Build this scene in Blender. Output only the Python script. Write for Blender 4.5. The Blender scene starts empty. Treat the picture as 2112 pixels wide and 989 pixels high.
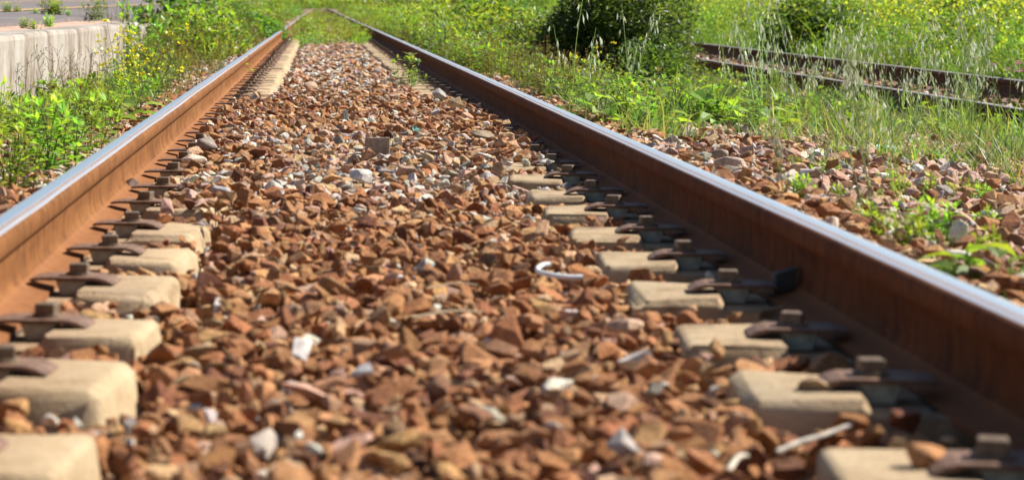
import bpy, bmesh, math, random
import numpy as np
from mathutils import Vector, Matrix, Euler

random.seed(7); rng = np.random.default_rng(11)
S = bpy.context.scene
COL = S.collection
CAMX, CAMZ, F, VX, VY = -0.176, 0.579, 5000.0, 657.0, 10.0
R = math.radians
ORD = ['first', 'second', 'third', 'fourth', 'fifth', 'sixth', 'seventh', 'eighth', 'ninth', 'tenth', 'eleventh', 'twelfth',
       'thirteenth', 'fourteenth', 'fifteenth', 'sixteenth', 'seventeenth', 'eighteenth', 'nineteenth', 'twentieth']
TENS = ['', '', 'twenty', 'thirty', 'forty', 'fifty', 'sixty', 'seventy', 'eighty', 'ninety']
TENTH = ['', '', 'twentieth', 'thirtieth', 'fortieth', 'fiftieth', 'sixtieth', 'seventieth', 'eightieth', 'ninetieth']
def ordinal(i):            # i from 0
    n = i + 1
    if n <= 20: return ORD[i]
    return TENTH[n // 10] if n % 10 == 0 else TENS[n // 10] + '-' + ORD[n % 10 - 1]
def sm(a, b, x):
    t = np.clip((np.asarray(x, float) - a) / (b - a), 0, 1); return t * t * (3 - 2 * t)
def ln(h):                 # sRGB 0-255 triple to linear
    return tuple((c / 255 / 12.92 if c / 255 <= .04045 else ((c / 255 + .055) / 1.055) ** 2.4) for c in h)

# ------------------------------------------------------------------ terrain heights
def platform_z(x, y):
    return .43 + .03 * (-x - 2.6) + .003 * np.maximum(0, np.asarray(y) - 20)
def G(x, y):
    x = np.asarray(x, float); y = np.asarray(y, float)
    a = np.abs(x)
    z = np.full(np.broadcast(x, y).shape, -.085)
    z = np.where(x > 1.2, -.085 - .17 * sm(1.5, 3.4, x), z)
    z = z - .035 * sm(4.0, 4.4, x) * (1 - sm(6.3, 7.0, x))
    z = z + .03 * np.maximum(0, x - 8) * sm(8, 14, x) * (1 - sm(60, 140, x)) + np.where(x > 60, 1.0, 0) * 0
    bank = sm(24, 30, y) * (.5 * sm(-1.7, -4.2, x) + .2 * sm(-4, -12, x))
    z = np.where(x < -1.2, z + bank, z)
    z = np.where(x < -2.4, np.where(y < 25, -.12, z), z)
    return z
def B(x, y):               # top of the ballast bed
    a = np.abs(x)
    c = .010 + .016 * sm(7, 9, y) - .01 * sm(14, 17, y)
    near_block = -.020 * (1 - sm(7.0, 9.2, y + 1.4 * (x < 0))) + .018 * sm(8, 9.5, y) * (1 - sm(11.5, 14, y)) - .035 * sm(13, 16, y)
    z = c + near_block * sm(.30, .46, a)
    z = np.where(a > .86, .035 - .03 * sm(1.0, 1.25, a), z)
    z = np.where(x > 1.2, G(x, y) + .035 + .055 * (1 - sm(1.2, 1.7, x)), z)
    z = np.where((x < -1.2), G(x, y) + .03 + .06 * (1 - sm(1.2, 1.5, a)), z)
    return z
def P(px, py):             # ground point behind a pixel of the photograph
    d = 3000 / max(py - VY, 4)
    for _ in range(30):
        x = CAMX + (px - VX) * d / F
        d = .5 * d + .5 * F * (CAMZ - float(B(x, d))) / max(py - VY, 4)
    return Vector((CAMX + (px - VX) * d / F, d, float(B(x, d))))
def hpx(py_base, py_top, d): return (py_base - py_top) * d / F

# ------------------------------------------------------------------ materials
def mat(name):
    m = bpy.data.materials.new(name); m.use_nodes = True
    nt = m.node_tree; nt.nodes.clear()
    out = nt.nodes.new('ShaderNodeOutputMaterial')
    p = nt.nodes.new('ShaderNodeBsdfPrincipled'); nt.links.new(p.outputs[0], out.inputs[0])
    return m, nt, p, out
def nd(nt, t, **kw):
    n = nt.nodes.new(t)
    for k, v in kw.items():
        if k in n.inputs: n.inputs[k].default_value = v
        else: setattr(n, k, v)
    return n
def ramp(nt, stops, interp='LINEAR'):
    r = nt.nodes.new('ShaderNodeValToRGB'); r.color_ramp.interpolation = interp
    e = r.color_ramp.elements
    while len(e) < len(stops): e.new(.5)
    for i, (p, c) in enumerate(stops):
        e[i].position = p; e[i].color = (*c, 1) if len(c) == 3 else c
    return r
def coords(nt, scale=(1, 1, 1)):
    tc = nd(nt, 'ShaderNodeTexCoord'); mp = nd(nt, 'ShaderNodeMapping'); mp.inputs['Scale'].default_value = scale
    nt.links.new(tc.outputs['Object'], mp.inputs[0]); return mp.outputs[0]
def noise(nt, vec, scale, detail=4, rough=.6):
    n = nd(nt, 'ShaderNodeTexNoise'); n.inputs['Scale'].default_value = scale
    n.inputs['Detail'].default_value = detail; n.inputs['Roughness'].default_value = rough
    nt.links.new(vec, n.inputs['Vector']); return n.outputs['Fac']
def mixc(nt, fac, a, b, mode='MIX'):
    m = nd(nt, 'ShaderNodeMix'); m.data_type = 'RGBA'; m.blend_type = mode
    for i, v in ((0, fac), (6, a), (7, b)):
        if hasattr(v, 'links'): nt.links.new(v, m.inputs[i])
        elif i == 0: m.inputs[0].default_value = v
        else: m.inputs[i].default_value = (*v, 1)
    return m.outputs[2]
def math_(nt, op, a, b=0.0, c=None):
    m = nd(nt, 'ShaderNodeMath'); m.operation = op
    for i, v in enumerate((a, b, c)):
        if v is None: continue
        if hasattr(v, 'links'): nt.links.new(v, m.inputs[i])
        else: m.inputs[i].default_value = v
    return m.outputs[0]
def bump(nt, p, h, strength=.4, dist=.004):
    b = nd(nt, 'ShaderNodeBump'); b.inputs['Strength'].default_value = strength; b.inputs['Distance'].default_value = dist
    nt.links.new(h, b.inputs['Height']); nt.links.new(b.outputs[0], p.inputs['Normal'])
def simple(name, stops, scale=8, rough=.8, bstr=.3, bdist=.003, bscale=None, mapping=(1, 1, 1), metallic=0, detail=6):
    m, nt, p, _ = mat(name); v = coords(nt, mapping)
    n = noise(nt, v, scale, detail); r = ramp(nt, stops); nt.links.new(n, r.inputs[0])
    nt.links.new(r.outputs[0], p.inputs['Base Color']); p.inputs['Roughness'].default_value = rough
    p.inputs['Metallic'].default_value = metallic
    if bstr: bump(nt, p, noise(nt, v, bscale or scale * 4, 5), bstr, bdist)
    return m

def stone_mat(name, attr=True, col=(.3, .2, .1)):
    m, nt, p, _ = mat(name); v = coords(nt)
    if attr:
        a = nd(nt, 'ShaderNodeAttribute'); a.attribute_type = 'INSTANCER'; a.attribute_name = 'tint'
        base = a.outputs['Color']
        ad = nd(nt, 'ShaderNodeVectorMath'); ad.operation = 'MULTIPLY_ADD'; ad.inputs[1].default_value = (37, 53, 71)
        nt.links.new(base, ad.inputs[0]); nt.links.new(v, ad.inputs[2]); v = ad.outputs[0]
        sc = (2.4, 11)
    else:
        rgb = nd(nt, 'ShaderNodeRGB'); rgb.outputs[0].default_value = (*col, 1); base = rgb.outputs[0]; sc = (2.4, 11)
    n1 = noise(nt, v, sc[0], 5, .65); n2 = noise(nt, v, sc[1], 5, .7)
    r1 = ramp(nt, [(.30, (.62, .55, .5)), (.5, (1, 1, 1)), (.7, (1.3, 1.28, 1.2))]); nt.links.new(n1, r1.inputs[0])
    c = mixc(nt, 1.0, base, r1.outputs[0], 'MULTIPLY')
    r2 = ramp(nt, [(.35, (.75, .72, .7)), (.6, (1.12, 1.1, 1.08))]); nt.links.new(n2, r2.inputs[0])
    c = mixc(nt, .8, c, r2.outputs[0], 'MULTIPLY')
    nt.links.new(c, p.inputs['Base Color']); p.inputs['Roughness'].default_value = .82
    p.inputs['Specular IOR Level'].default_value = .3
    bump(nt, p, n2, .6, .12 if attr else .1)
    return m

def leaf_mat(name, inst=False, trans=.46, sat=1.0, vary=1.0, tt=(1.5, 1.6, .6)):
    m, nt, p, out = mat(name)
    a = nd(nt, 'ShaderNodeAttribute'); a.attribute_type = 'GEOMETRY'; a.attribute_name = 'tint'
    oi = nd(nt, 'ShaderNodeObjectInfo')
    hs = nd(nt, 'ShaderNodeHueSaturation'); nt.links.new(a.outputs['Color'], hs.inputs['Color'])
    nt.links.new(math_(nt, 'MULTIPLY_ADD', oi.outputs['Random'], .05 * vary, .5 - .025 * vary), hs.inputs['Hue'])
    hs.inputs['Saturation'].default_value = sat
    nt.links.new(math_(nt, 'MULTIPLY_ADD', oi.outputs['Random'], .65 * vary, 1 - .38 * vary), hs.inputs['Value'])
    nt.links.new(hs.outputs[0], p.inputs['Base Color'])
    p.inputs['Roughness'].default_value = .42; p.inputs['Specular IOR Level'].default_value = .45
    tr = nd(nt, 'ShaderNodeBsdfTranslucent')
    tc = mixc(nt, 1.0, hs.outputs[0], tt, 'MULTIPLY'); nt.links.new(tc, tr.inputs[0])
    mx = nd(nt, 'ShaderNodeMixShader'); mx.inputs[0].default_value = trans
    nt.links.new(p.outputs[0], mx.inputs[1]); nt.links.new(tr.outputs[0], mx.inputs[2]); nt.links.new(mx.outputs[0], out.inputs[0])
    return m

M = {}
M['leaf'] = leaf_mat('weed_leaf', sat=.92)
M['straw'] = leaf_mat('oat_spikelet', trans=.3, vary=.4, tt=(1.1, 1.1, .95))
M['petal'] = leaf_mat('petal', trans=.3, vary=0, tt=(1.1, 1.05, .8))
M['stone'] = stone_mat('ballast_stone')

# rail: rusty sides, polished running band on the head
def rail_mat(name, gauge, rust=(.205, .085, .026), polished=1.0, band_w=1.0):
    m, nt, p, _ = mat(name)
    tc = nd(nt, 'ShaderNodeTexCoord'); sp = nd(nt, 'ShaderNodeSeparateXYZ'); nt.links.new(tc.outputs['Object'], sp.inputs[0])
    mp = nd(nt, 'ShaderNodeMapping'); mp.inputs['Scale'].default_value = (1, .12, 1); nt.links.new(tc.outputs['Object'], mp.inputs[0])
    n1 = noise(nt, mp.outputs[0], 22, 6); n2 = noise(nt, tc.outputs['Object'], 160, 4, .7); n3 = noise(nt, mp.outputs[0], 3.5, 4)
    r = ramp(nt, [(.25, tuple(c * .6 for c in rust)), (.5, rust), (.75, (rust[0] * 1.25, rust[1] * 1.45, rust[2] * 1.7))])
    nt.links.new(math_(nt, 'ADD', math_(nt, 'MULTIPLY', n1, .6), math_(nt, 'MULTIPLY', n3, .4)), r.inputs[0])
    blo = ramp(nt, [(.36, (.42, .36, .32)), (.48, (.92, .9, .88)), (.56, (1.05, 1.05, 1.05)), (.68, (1.35, 1.35, 1.3))]); mp2 = nd(nt, 'ShaderNodeMapping'); mp2.inputs['Scale'].default_value = (1, 1, .35); nt.links.new(tc.outputs['Object'], mp2.inputs[0]); nt.links.new(noise(nt, mp2.outputs[0], 26, 6, .7), blo.inputs[0])
    rb = mixc(nt, .6, mixc(nt, .8, r.outputs[0], blo.outputs[0], 'MULTIPLY'), mixc(nt, n2, (.5, .45, .4), (1.5, 1.5, 1.5)), 'MULTIPLY')
    # foot gets a paler pinkish dust
    foot = math_(nt, 'LESS_THAN', sp.outputs['Z'], .03)
    rb = mixc(nt, math_(nt, 'MULTIPLY', foot, .45), rb, (.29, .125, .055))
    x = math_(nt, 'MULTIPLY', sp.outputs['X'], gauge)      # + on the gauge side
    xw = math_(nt, 'ADD', x, math_(nt, 'MULTIPLY', math_(nt, 'SUBTRACT', n3, .5), .012))
    u = math_(nt, 'MULTIPLY_ADD', xw, 1 / .08, .5)
    bnd = ramp(nt, [(0, (0, 0, 0)), (.06, (1, 1, 1)), (.56, (1, 1, 1)), (.61, (.15,) * 3), (.69, (.12,) * 3), (.73, (.85,) * 3), (.79, (.8,) * 3), (.84, (0, 0, 0))])
    nt.links.new(u, bnd.inputs[0])
    top = math_(nt, 'SMOOTH_MIN', 1.0, math_(nt, 'MULTIPLY', math_(nt, 'MAXIMUM', math_(nt, 'SUBTRACT', sp.outputs['Z'], .1505), 0), 400), .01)
    k = math_(nt, 'MULTIPLY', math_(nt, 'MULTIPLY', bnd.outputs[0], top), polished)
    k = math_(nt, 'MULTIPLY', k, math_(nt, 'MULTIPLY_ADD', n1, .6, .8)); k = math_(nt, 'MINIMUM', k, 1.0)
    c = mixc(nt, k, rb, (.90, .93, .97)); nt.links.new(c, p.inputs['Base Color'])
    nt.links.new(math_(nt, 'MULTIPLY', k, .92), p.inputs['Metallic'])
    nt.links.new(math_(nt, 'MULTIPLY_ADD', k, -.56, .84), p.inputs['Roughness'])
    nt.links.new(math_(nt, 'MULTIPLY_ADD', k, .35, .15), p.inputs['Specular IOR Level'])
    b = nd(nt, 'ShaderNodeBump'); b.inputs['Distance'].default_value = .003; nt.links.new(math_(nt, 'MULTIPLY_ADD', k, -.3, .3), b.inputs['Strength'])
    nt.links.new(n2, b.inputs['Height']); nt.links.new(b.outputs[0], p.inputs['Normal'])
    return m
M['rail_sunlit'] = rail_mat('rail_steel_one', 1); M['rail_shaded'] = rail_mat('rail_steel_painted_shade', -1, (.125, .036, .0075))  # second copy has darker rust: the rail's shade is painted into its colour
M['rail_old'] = rail_mat('rail_steel_old', 1, (.13, .06, .035), .25)
m, nt, p, _ = mat('sleeper_concrete'); v = coords(nt); oi = nd(nt, 'ShaderNodeObjectInfo')
ad = nd(nt, 'ShaderNodeVectorMath'); ad.operation = 'ADD'; nt.links.new(v, ad.inputs[0]); nt.links.new(oi.outputs['Random'], ad.inputs[1]); v = ad.outputs[0]
n1 = noise(nt, v, 9, 7, .65); n2 = noise(nt, v, 140, 4, .7); n3 = noise(nt, v, 45, 6, .7)
r = ramp(nt, [(.30, (.19, .115, .06)), (.44, (.39, .28, .16)), (.58, (.49, .375, .23)), (.72, (.56, .46, .32))]); nt.links.new(n1, r.inputs[0])
c = mixc(nt, .7, r.outputs[0], mixc(nt, n3, (.55, .52, .48), (1.4, 1.4, 1.4)), 'MULTIPLY')
pr_ = ramp(nt, [(.30, (.35, .3, .25)), (.38, (1, 1, 1))]); nt.links.new(n2, pr_.inputs[0]); c = mixc(nt, .8, c, pr_.outputs[0], 'MULTIPLY')
tc_ = nd(nt, 'ShaderNodeTexCoord'); sx = nd(nt, 'ShaderNodeSeparateXYZ'); nt.links.new(tc_.outputs['Object'], sx.inputs[0])
mr = nd(nt, 'ShaderNodeMapRange'); mr.inputs['From Min'].default_value = .46; mr.inputs['From Max'].default_value = .66; nt.links.new(math_(nt, 'ABSOLUTE', sx.outputs['X']), mr.inputs['Value'])
rs = ramp(nt, [(.42, (0, 0, 0)), (.62, (1, 1, 1))]); nt.links.new(math_(nt, 'MULTIPLY_ADD', n1, .75, math_(nt, 'MULTIPLY', mr.outputs[0], .22)), rs.inputs[0])
c = mixc(nt, math_(nt, 'MULTIPLY', rs.outputs[0], .5), c, (.20, .095, .045))
nt.links.new(c, p.inputs['Base Color']); p.inputs['Roughness'].default_value = .92; bump(nt, p, math_(nt, 'ADD', n3, math_(nt, 'MULTIPLY', n2, .5)), .8, .006); M['concrete'] = m
M['clip'] = simple('clip_steel', [(.3, (.08, .045, .03)), (.5, (.16, .085, .05)), (.7, (.27, .15, .10))], 40, .7, .3, .001)
M['bolt'] = simple('bolt_steel', [(.3, (.09, .055, .03)), (.7, (.21, .14, .08))], 60, .6, .3, .001)
M['insul'] = simple('insulator', [(.3, (.18, .16, .115)), (.7, (.42, .39, .29))], 30, .6, .2, .001)
M['rubber'] = simple('rubber_pad', [(.3, (.02, .02, .02)), (.7, (.05, .045, .04))], 30, .8, 0)
M['asphalt'] = simple('platform_asphalt', [(.3, (.115, .098, .095)), (.55, (.17, .148, .145)), (.75, (.22, .195, .19))], 2.2, .95, .5, .004, 90, detail=12)
M['tile'] = simple('edge_tiles', [(.3, (.38, .22, .15)), (.55, (.52, .34, .25)), (.75, (.6, .46, .36))], 5, .9, .5, .004, 60)
M['yellow'] = simple('worn_yellow_paint', [(.38, (.32, .26, .22)), (.5, (.6, .38, .14)), (.75, (.62, .4, .16))], 6, .9, .3, .002, 60)
# wall with run-off streaks
m, nt, p, _ = mat('wall_concrete'); v = coords(nt, (1, 1.0, .13)); v2 = coords(nt)
st = noise(nt, v, 3.0, 9, .62); big = noise(nt, v2, 1.3, 5); fine = noise(nt, v2, 40, 6, .7); blot = noise(nt, v2, 7, 5)
r = ramp(nt, [(.40, (.14, .105, .075)), (.46, (.26, .215, .17)), (.51, (.36, .325, .28)), (.60, (.44, .41, .37))])
nt.links.new(math_(nt, 'ADD', math_(nt, 'MULTIPLY', st, .42), math_(nt, 'ADD', math_(nt, 'MULTIPLY', big, .36), math_(nt, 'MULTIPLY', blot, .22))), r.inputs[0])
c = mixc(nt, .55, r.outputs[0], mixc(nt, fine, (.55, .53, .5), (1.35, 1.35, 1.35)), 'MULTIPLY')
nt.links.new(c, p.inputs['Base Color']); p.inputs['Roughness'].default_value = .92; bump(nt, p, fine, .6, .006); M['wall'] = m
# soil / far ground
m, nt, p, _ = mat('ground_soil'); v = coords(nt)
n1 = noise(nt, v, .8, 8); n2 = noise(nt, v, 22, 6, .7)
soil = ramp(nt, [(.3, (.085, .05, .03)), (.5, (.19, .115, .07)), (.7, (.32, .22, .15))]); nt.links.new(n2, soil.inputs[0])
grn = ramp(nt, [(.35, (.05, .075, .018)), (.65, (.12, .15, .035))]); nt.links.new(n2, grn.inputs[0])
sp = nd(nt, 'ShaderNodeSeparateXYZ'); nt.links.new(v, sp.inputs[0])
far = math_(nt, 'GREATER_THAN', math_(nt, 'ABSOLUTE', math_(nt, 'ADD', sp.outputs['X'], math_(nt, 'MULTIPLY', n1, 1.5))), 7.6)
nt.links.new(mixc(nt, far, soil.outputs[0], grn.outputs[0]), p.inputs['Base Color'])
p.inputs['Roughness'].default_value = .95; bump(nt, p, n2, .7, .02); M['ground'] = m
def plain(name, col, rough=.6, scale=30, var=.2):
    return simple(name, [(.3, tuple(c * (1 - var) for c in col)), (.7, tuple(min(1, c * (1 + var)) for c in col))], scale, rough, 0)

# ------------------------------------------------------------------ mesh helpers
class MB:
    def __init__(s): s.v = []; s.f = []; s.c = []; s.mi = []
    def add(s, vs, fs, col=(1, 1, 1), mi=0):
        o = len(s.v); s.v += [tuple(a) for a in vs]; s.f += [tuple(i + o for i in f) for f in fs]
        s.c += [(*col, 1)] * len(vs); s.mi += [mi] * len(fs)
    def mesh(s, name, mats, smooth=False):
        me = bpy.data.meshes.new(name); me.from_pydata(s.v, [], s.f)
        for mm in (mats if isinstance(mats, (list, tuple)) else [mats]): me.materials.append(mm)
        if s.c:
            at = me.attributes.new('tint', 'FLOAT_COLOR', 'POINT'); at.data.foreach_set('color', np.array(s.c, 'f').ravel())
        if any(s.mi): me.polygons.foreach_set('material_index', s.mi)
        if smooth: me.polygons.foreach_set('use_smooth', [True] * len(me.polygons))
        me.update(); return me
    def build(s, name, mats, parent=None, smooth=False): return link(name, s.mesh(name, mats, smooth), parent)
def link(name, me, parent=None):
    o = bpy.data.objects.new(name, me); COL.objects.link(o)
    if parent is not None: o.parent = parent
    return o
def tag(o, label=None, cat=None, group=None, kind=None):
    if label: o['label'] = label
    if cat: o['category'] = cat
    if group: o['group'] = group
    if kind: o['kind'] = kind
    return o
def empty(name, loc=(0, 0, 0), rz=0):
    o = bpy.data.objects.new(name, None); COL.objects.link(o); o.location = loc; o.rotation_euler = (0, 0, rz)
    o.empty_display_size = .05; return o
def copy_tree(o, parent=None):
    c = o.copy(); COL.objects.link(c)
    if parent is not None: c.parent = parent
    for ch in list(o.children): copy_tree(ch, c)
    return c
def bm_mesh(bm, name, m, smooth=False):
    me = bpy.data.meshes.new(name); bm.normal_update(); bm.to_mesh(me); bm.free(); me.materials.append(m)
    if smooth: me.polygons.foreach_set('use_smooth', [True] * len(me.polygons))
    return me
def box_bm(x0, x1, y0, y1, z0, z1, bev=0, seg=2, jit=0):
    bm = bmesh.new(); bmesh.ops.create_cube(bm, size=1)
    for v in bm.verts:
        v.co = Vector((x0 + (v.co.x + .5) * (x1 - x0), y0 + (v.co.y + .5) * (y1 - y0), z0 + (v.co.z + .5) * (z1 - z0)))
        if jit: v.co += Vector([random.uniform(-jit, jit) for _ in range(3)])
    if bev: bmesh.ops.bevel(bm, geom=list(bm.edges), offset=bev, segments=seg, affect='EDGES', profile=.5)
    return bm
def extrude_profile(pts, y0, y1, axis='y', bev=0):
    bm = bmesh.new(); a = [bm.verts.new((x, y0, z)) for x, z in pts]; b = [bm.verts.new((x, y1, z)) for x, z in pts]
    n = len(pts)
    for i in range(n): bm.faces.new((a[i], a[(i + 1) % n], b[(i + 1) % n], b[i]))
    bm.faces.new(a[::-1]); bm.faces.new(b); bmesh.ops.recalc_face_normals(bm, faces=list(bm.faces))
    if bev: bmesh.ops.bevel(bm, geom=list(bm.edges), offset=bev, segments=1, affect='EDGES')
    return bm

def V(*a): return Vector(a)
def perp(d):
    d = d.normalized(); u = Vector((0, 0, 1)) if abs(d.z) < .9 else Vector((1, 0, 0))
    s = d.cross(u).normalized(); return s, s.cross(d).normalized()
def leaf(mb, p, d, L, W, col, bend=.2, roll=0., fold=.18, mi=0):
    d = d.normalized(); s, n = perp(d)
    if roll: q = Matrix.Rotation(roll, 3, d); s = q @ s; n = q @ n
    def row(t, w): 
        c = p + d * (L * t) - n * (bend * L * t * t); return c - s * w * W + n * (fold * w * W), c, c + s * w * W + n * (fold * w * W)
    a = row(.38, .5); b = row(.72, .36); tip = p + d * L - n * bend * L
    mb.add([p, *a, *b, tip], [(0, 1, 2), (0, 2, 3), (1, 4, 5, 2), (2, 5, 6, 3), (4, 7, 5), (5, 7, 6)], col, mi)
def leaf2(mb, p, d, L, W, col, roll=0.):
    d = d.normalized(); s, n = perp(d)
    if roll: q = Matrix.Rotation(roll, 3, d); s = q @ s; n = q @ n
    mb.add([p, p + d * .5 * L - s * W * .5 + n * .12 * W, p + d * L - n * .15 * L, p + d * .5 * L + s * W * .5 + n * .12 * W], [(0, 1, 2), (0, 2, 3)], col)
def blade(mb, p, d, L, W, col, droop=.5, n=5):
    d = d.normalized(); s, _ = perp(d); pts = []; c = p.copy(); step = L / n
    for i in range(n + 1):
        w = W * .5 * (1 - (i / n) ** 1.6); pts += [c - s * w, c + s * w]
        d = (d + V(0, 0, -droop * (i + 1) / n / n * 1.8)).normalized(); c = c + d * step
    mb.add(pts, [(2 * i, 2 * i + 1, 2 * i + 3, 2 * i + 2) for i in range(n)], col)
def tube(mb, pts, r0, r1, col, sides=3):
    vs = []; n = len(pts)
    for i, q in enumerate(pts):
        d = (pts[min(i + 1, n - 1)] - pts[max(i - 1, 0)]); s, u = perp(d); r = r0 + (r1 - r0) * i / (n - 1)
        vs += [q + (s * math.cos(k * 2 * math.pi / sides) + u * math.sin(k * 2 * math.pi / sides)) * r for k in range(sides)]
    fs = [(i * sides + k, i * sides + (k + 1) % sides, (i + 1) * sides + (k + 1) % sides, (i + 1) * sides + k) for i in range(n - 1) for k in range(sides)]
    mb.add(vs, fs, col)
def curve_pts(p, d, L, n=6, droop=0., wob=.06):
    pts = [p.copy()]; d = d.normalized()
    for i in range(n):
        d = (d + V(random.gauss(0, wob), random.gauss(0, wob), -droop / n)).normalized(); pts.append(pts[-1] + d * (L / n))
    return pts
def jc(c, k=.18):
    f = 1 + random.uniform(-k, k); h = random.uniform(-k, k) * .4
    return (min(1, c[0] * f * (1 + h)), min(1, c[1] * f), min(1, c[2] * f * (1 - h)))
def rdir(zmin=.2, zmax=1.):
    a = random.uniform(0, 2 * math.pi); z = random.uniform(zmin, zmax); r = math.sqrt(max(0, 1 - z * z)); return V(r * math.cos(a), r * math.sin(a), z)

DG2 = (.08, .155, .034); DG3 = (.12, .21, .038)
YG = (.33, .42, .030); MG = (.165, .265, .028); DG = (.06, .115, .026); GG = (.19, .26, .13); OL = (.20, .20, .045); BR = (.26, .15, .06)
YEL = (.80, .74, .03); STEM = (.16, .19, .06)

# each maker returns a dict part name -> MB
def mk_leafy(h=.2, stems=7, spread=.10, L=.045, W=.024, cols=(YG, MG), per=10):
    st, lf = MB(), MB()
    for i in range(stems):
        d = (V(0, 0, 1) + rdir(0, .1) * random.uniform(.05, .55)).normalized(); hh = h * random.uniform(.55, 1.1)
        b = V(random.gauss(0, spread * .35), random.gauss(0, spread * .35), -.01)
        pts = curve_pts(b, d, hh, 6); tube(st, pts, .0022, .001, jc(STEM))
        c = random.choice(cols)
        for k in range(per):
            t = (k + 1.2) / (per + .6); j = min(int(t * 6), 5); q = pts[j].lerp(pts[j + 1], min(1, t * 6 - j))
            a = k * 2.4 + i; o = V(math.cos(a), math.sin(a), random.uniform(.15, .8))
            leaf(lf, q, o, L * random.uniform(.6, 1.15) * (1.15 - .45 * t), W * random.uniform(.7, 1.2) * (1.1 - .4 * t), jc(c), random.uniform(.1, .45), random.uniform(-.4, .4))
        for k in range(4):
            leaf(lf, pts[-1], rdir(.5, 1), L * .6, W * .6, jc(tuple(x * 1.25 for x in c)), .2)
    return {'stems': (st, 'leaf'), 'leaves': (lf, 'leaf')}
def flower_head(fl, p, r, n, col=YEL):
    for i in range(n):
        q = p + V(random.gauss(0, r), random.gauss(0, r), random.gauss(0, r * .6)); s, u = perp(rdir(.2, 1)); e = random.uniform(.0035, .006)
        for a in (0, 1):
            w, x = (s, u) if a else (u, s)
            fl.add([q - w * e * 1.5 - x * e * .6, q + w * e * 1.5 - x * e * .6, q + w * e * 1.5 + x * e * .6, q - w * e * 1.5 + x * e * .6], [(0, 1, 2, 3)], jc(col, .12))
def mk_mustard(h=.42, stems=4, br=6, fn=9, leafy=8, lean=.35):
    st, lf, fl = MB(), MB(), MB()
    for i in range(stems):
        d = (V(0, 0, 1) + rdir(0, .1) * random.uniform(.1, lean)).normalized(); hh = h * random.uniform(.7, 1.05)
        pts = curve_pts(V(random.gauss(0, .02), random.gauss(0, .02), 0), d, hh, 8, 0, .05); tube(st, pts, .0028, .001, jc(GG))
        flower_head(fl, pts[-1], .009, fn)
        for k in range(br):
            t = random.uniform(.35, .9); q = pts[int(t * 8)]
            bp = curve_pts(q, (V(0, 0, .7) + rdir(0, .2)).normalized(), hh * random.uniform(.2, .45) * (1.2 - t), 4, 0, .08)
            tube(st, bp, .0014, .0008, jc(GG))
            if random.random() < .8: flower_head(fl, bp[-1], .007, max(3, fn - 3))
            for z in range(3): leaf(lf, bp[random.randrange(1, 4)], rdir(0, .6), .014, .004, jc(MG), .1)
        for k in range(leafy):
            q = pts[random.randrange(0, 5)]; leaf(lf, q, rdir(0, .7), random.uniform(.03, .07), random.uniform(.014, .026), jc(random.choice((MG, GG, YG))), .35, random.uniform(-.5, .5))
    return {'stems': (st, 'leaf'), 'leaves': (lf, 'leaf'), 'blossoms': (fl, 'petal')}
def mk_oat(h=.65, culms=5, blades=14, dry=.0):
    st, bl, sp = MB(), MB(), MB(); gc = (.17, .25, .07); pc = (.70, .73, .56)
    lean = rdir(0, .1)
    for i in range(culms):
        d = (V(0, 0, 1) + lean * random.uniform(0, .22) + rdir(0, .1) * random.uniform(.02, .28)).normalized(); hh = h * random.uniform(.6, 1.05)
        pts = curve_pts(V(random.gauss(0, .03), random.gauss(0, .03), 0), d, hh, 12, random.uniform(.1, .5), .025)
        c = jc((.36, .42, .26)); tube(st, pts, .0027, .0012, c)
        for k in range(random.randint(5, 9)):
            t = random.uniform(.62, 1.); j = min(int(t * 12), 11); q = pts[j].lerp(pts[j + 1], t * 12 - j if t < 1 else 1)
            o = rdir(0, .5); bp = [q, q + o * .018 + V(0, 0, .006), q + o * .034 + V(0, 0, -.008)]; tube(st, bp, .0006, .0004, c)
            dd = (V(0, 0, -1) + o * random.uniform(.05, .4)).normalized(); L = random.uniform(.042, .058); cc = jc(pc, .2)
            leaf2(sp, bp[-1], dd, L, .0085, cc, random.uniform(0, 3)); leaf2(sp, bp[-1], (dd + rdir(-1, 1) * .25), L * .92, .007, cc, random.uniform(0, 3))
            sp.add([bp[-1] + dd * L * .7, bp[-1] + dd * L * 1.8 + o * .006, bp[-1] + dd * L * .7 + V(.0008, 0, 0)], [(0, 1, 2)], cc)
        for k in range(2):
            q = pts[random.randrange(2, 7)]; blade(bl, q, (d + rdir(0, .5) * .7), random.uniform(.12, .22), .006, jc((.20, .29, .09)), 1.2)
    for i in range(blades):
        blade(bl, V(random.gauss(0, .04), random.gauss(0, .04), -.01), rdir(.5, 1), random.uniform(.12, .32), random.uniform(.005, .009), jc(random.choice((gc, YG, (.24, .31, .06), (.38, .32, .13)))), random.uniform(.4, 1.6))
    return {'culms': (st, 'leaf'), 'blades': (bl, 'leaf'), 'grass_spikelets': (sp, 'straw')}
def mk_grass(h=.2, n=46, sp=.05, w=.006, cols=((.20, .28, .05), (.22, .30, .06), (.12, .22, .05), (.38, .33, .15), (.16, .26, .09))):
    bl = MB()
    for i in range(n):
        blade(bl, V(random.gauss(0, sp), random.gauss(0, sp), -.01), rdir(.35, 1), h * random.uniform(.5, 1.2), w * random.uniform(.6, 1.3), jc(random.choice(cols)), random.uniform(.3, 1.8))
    return {'blades': (bl, 'leaf')}
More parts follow.
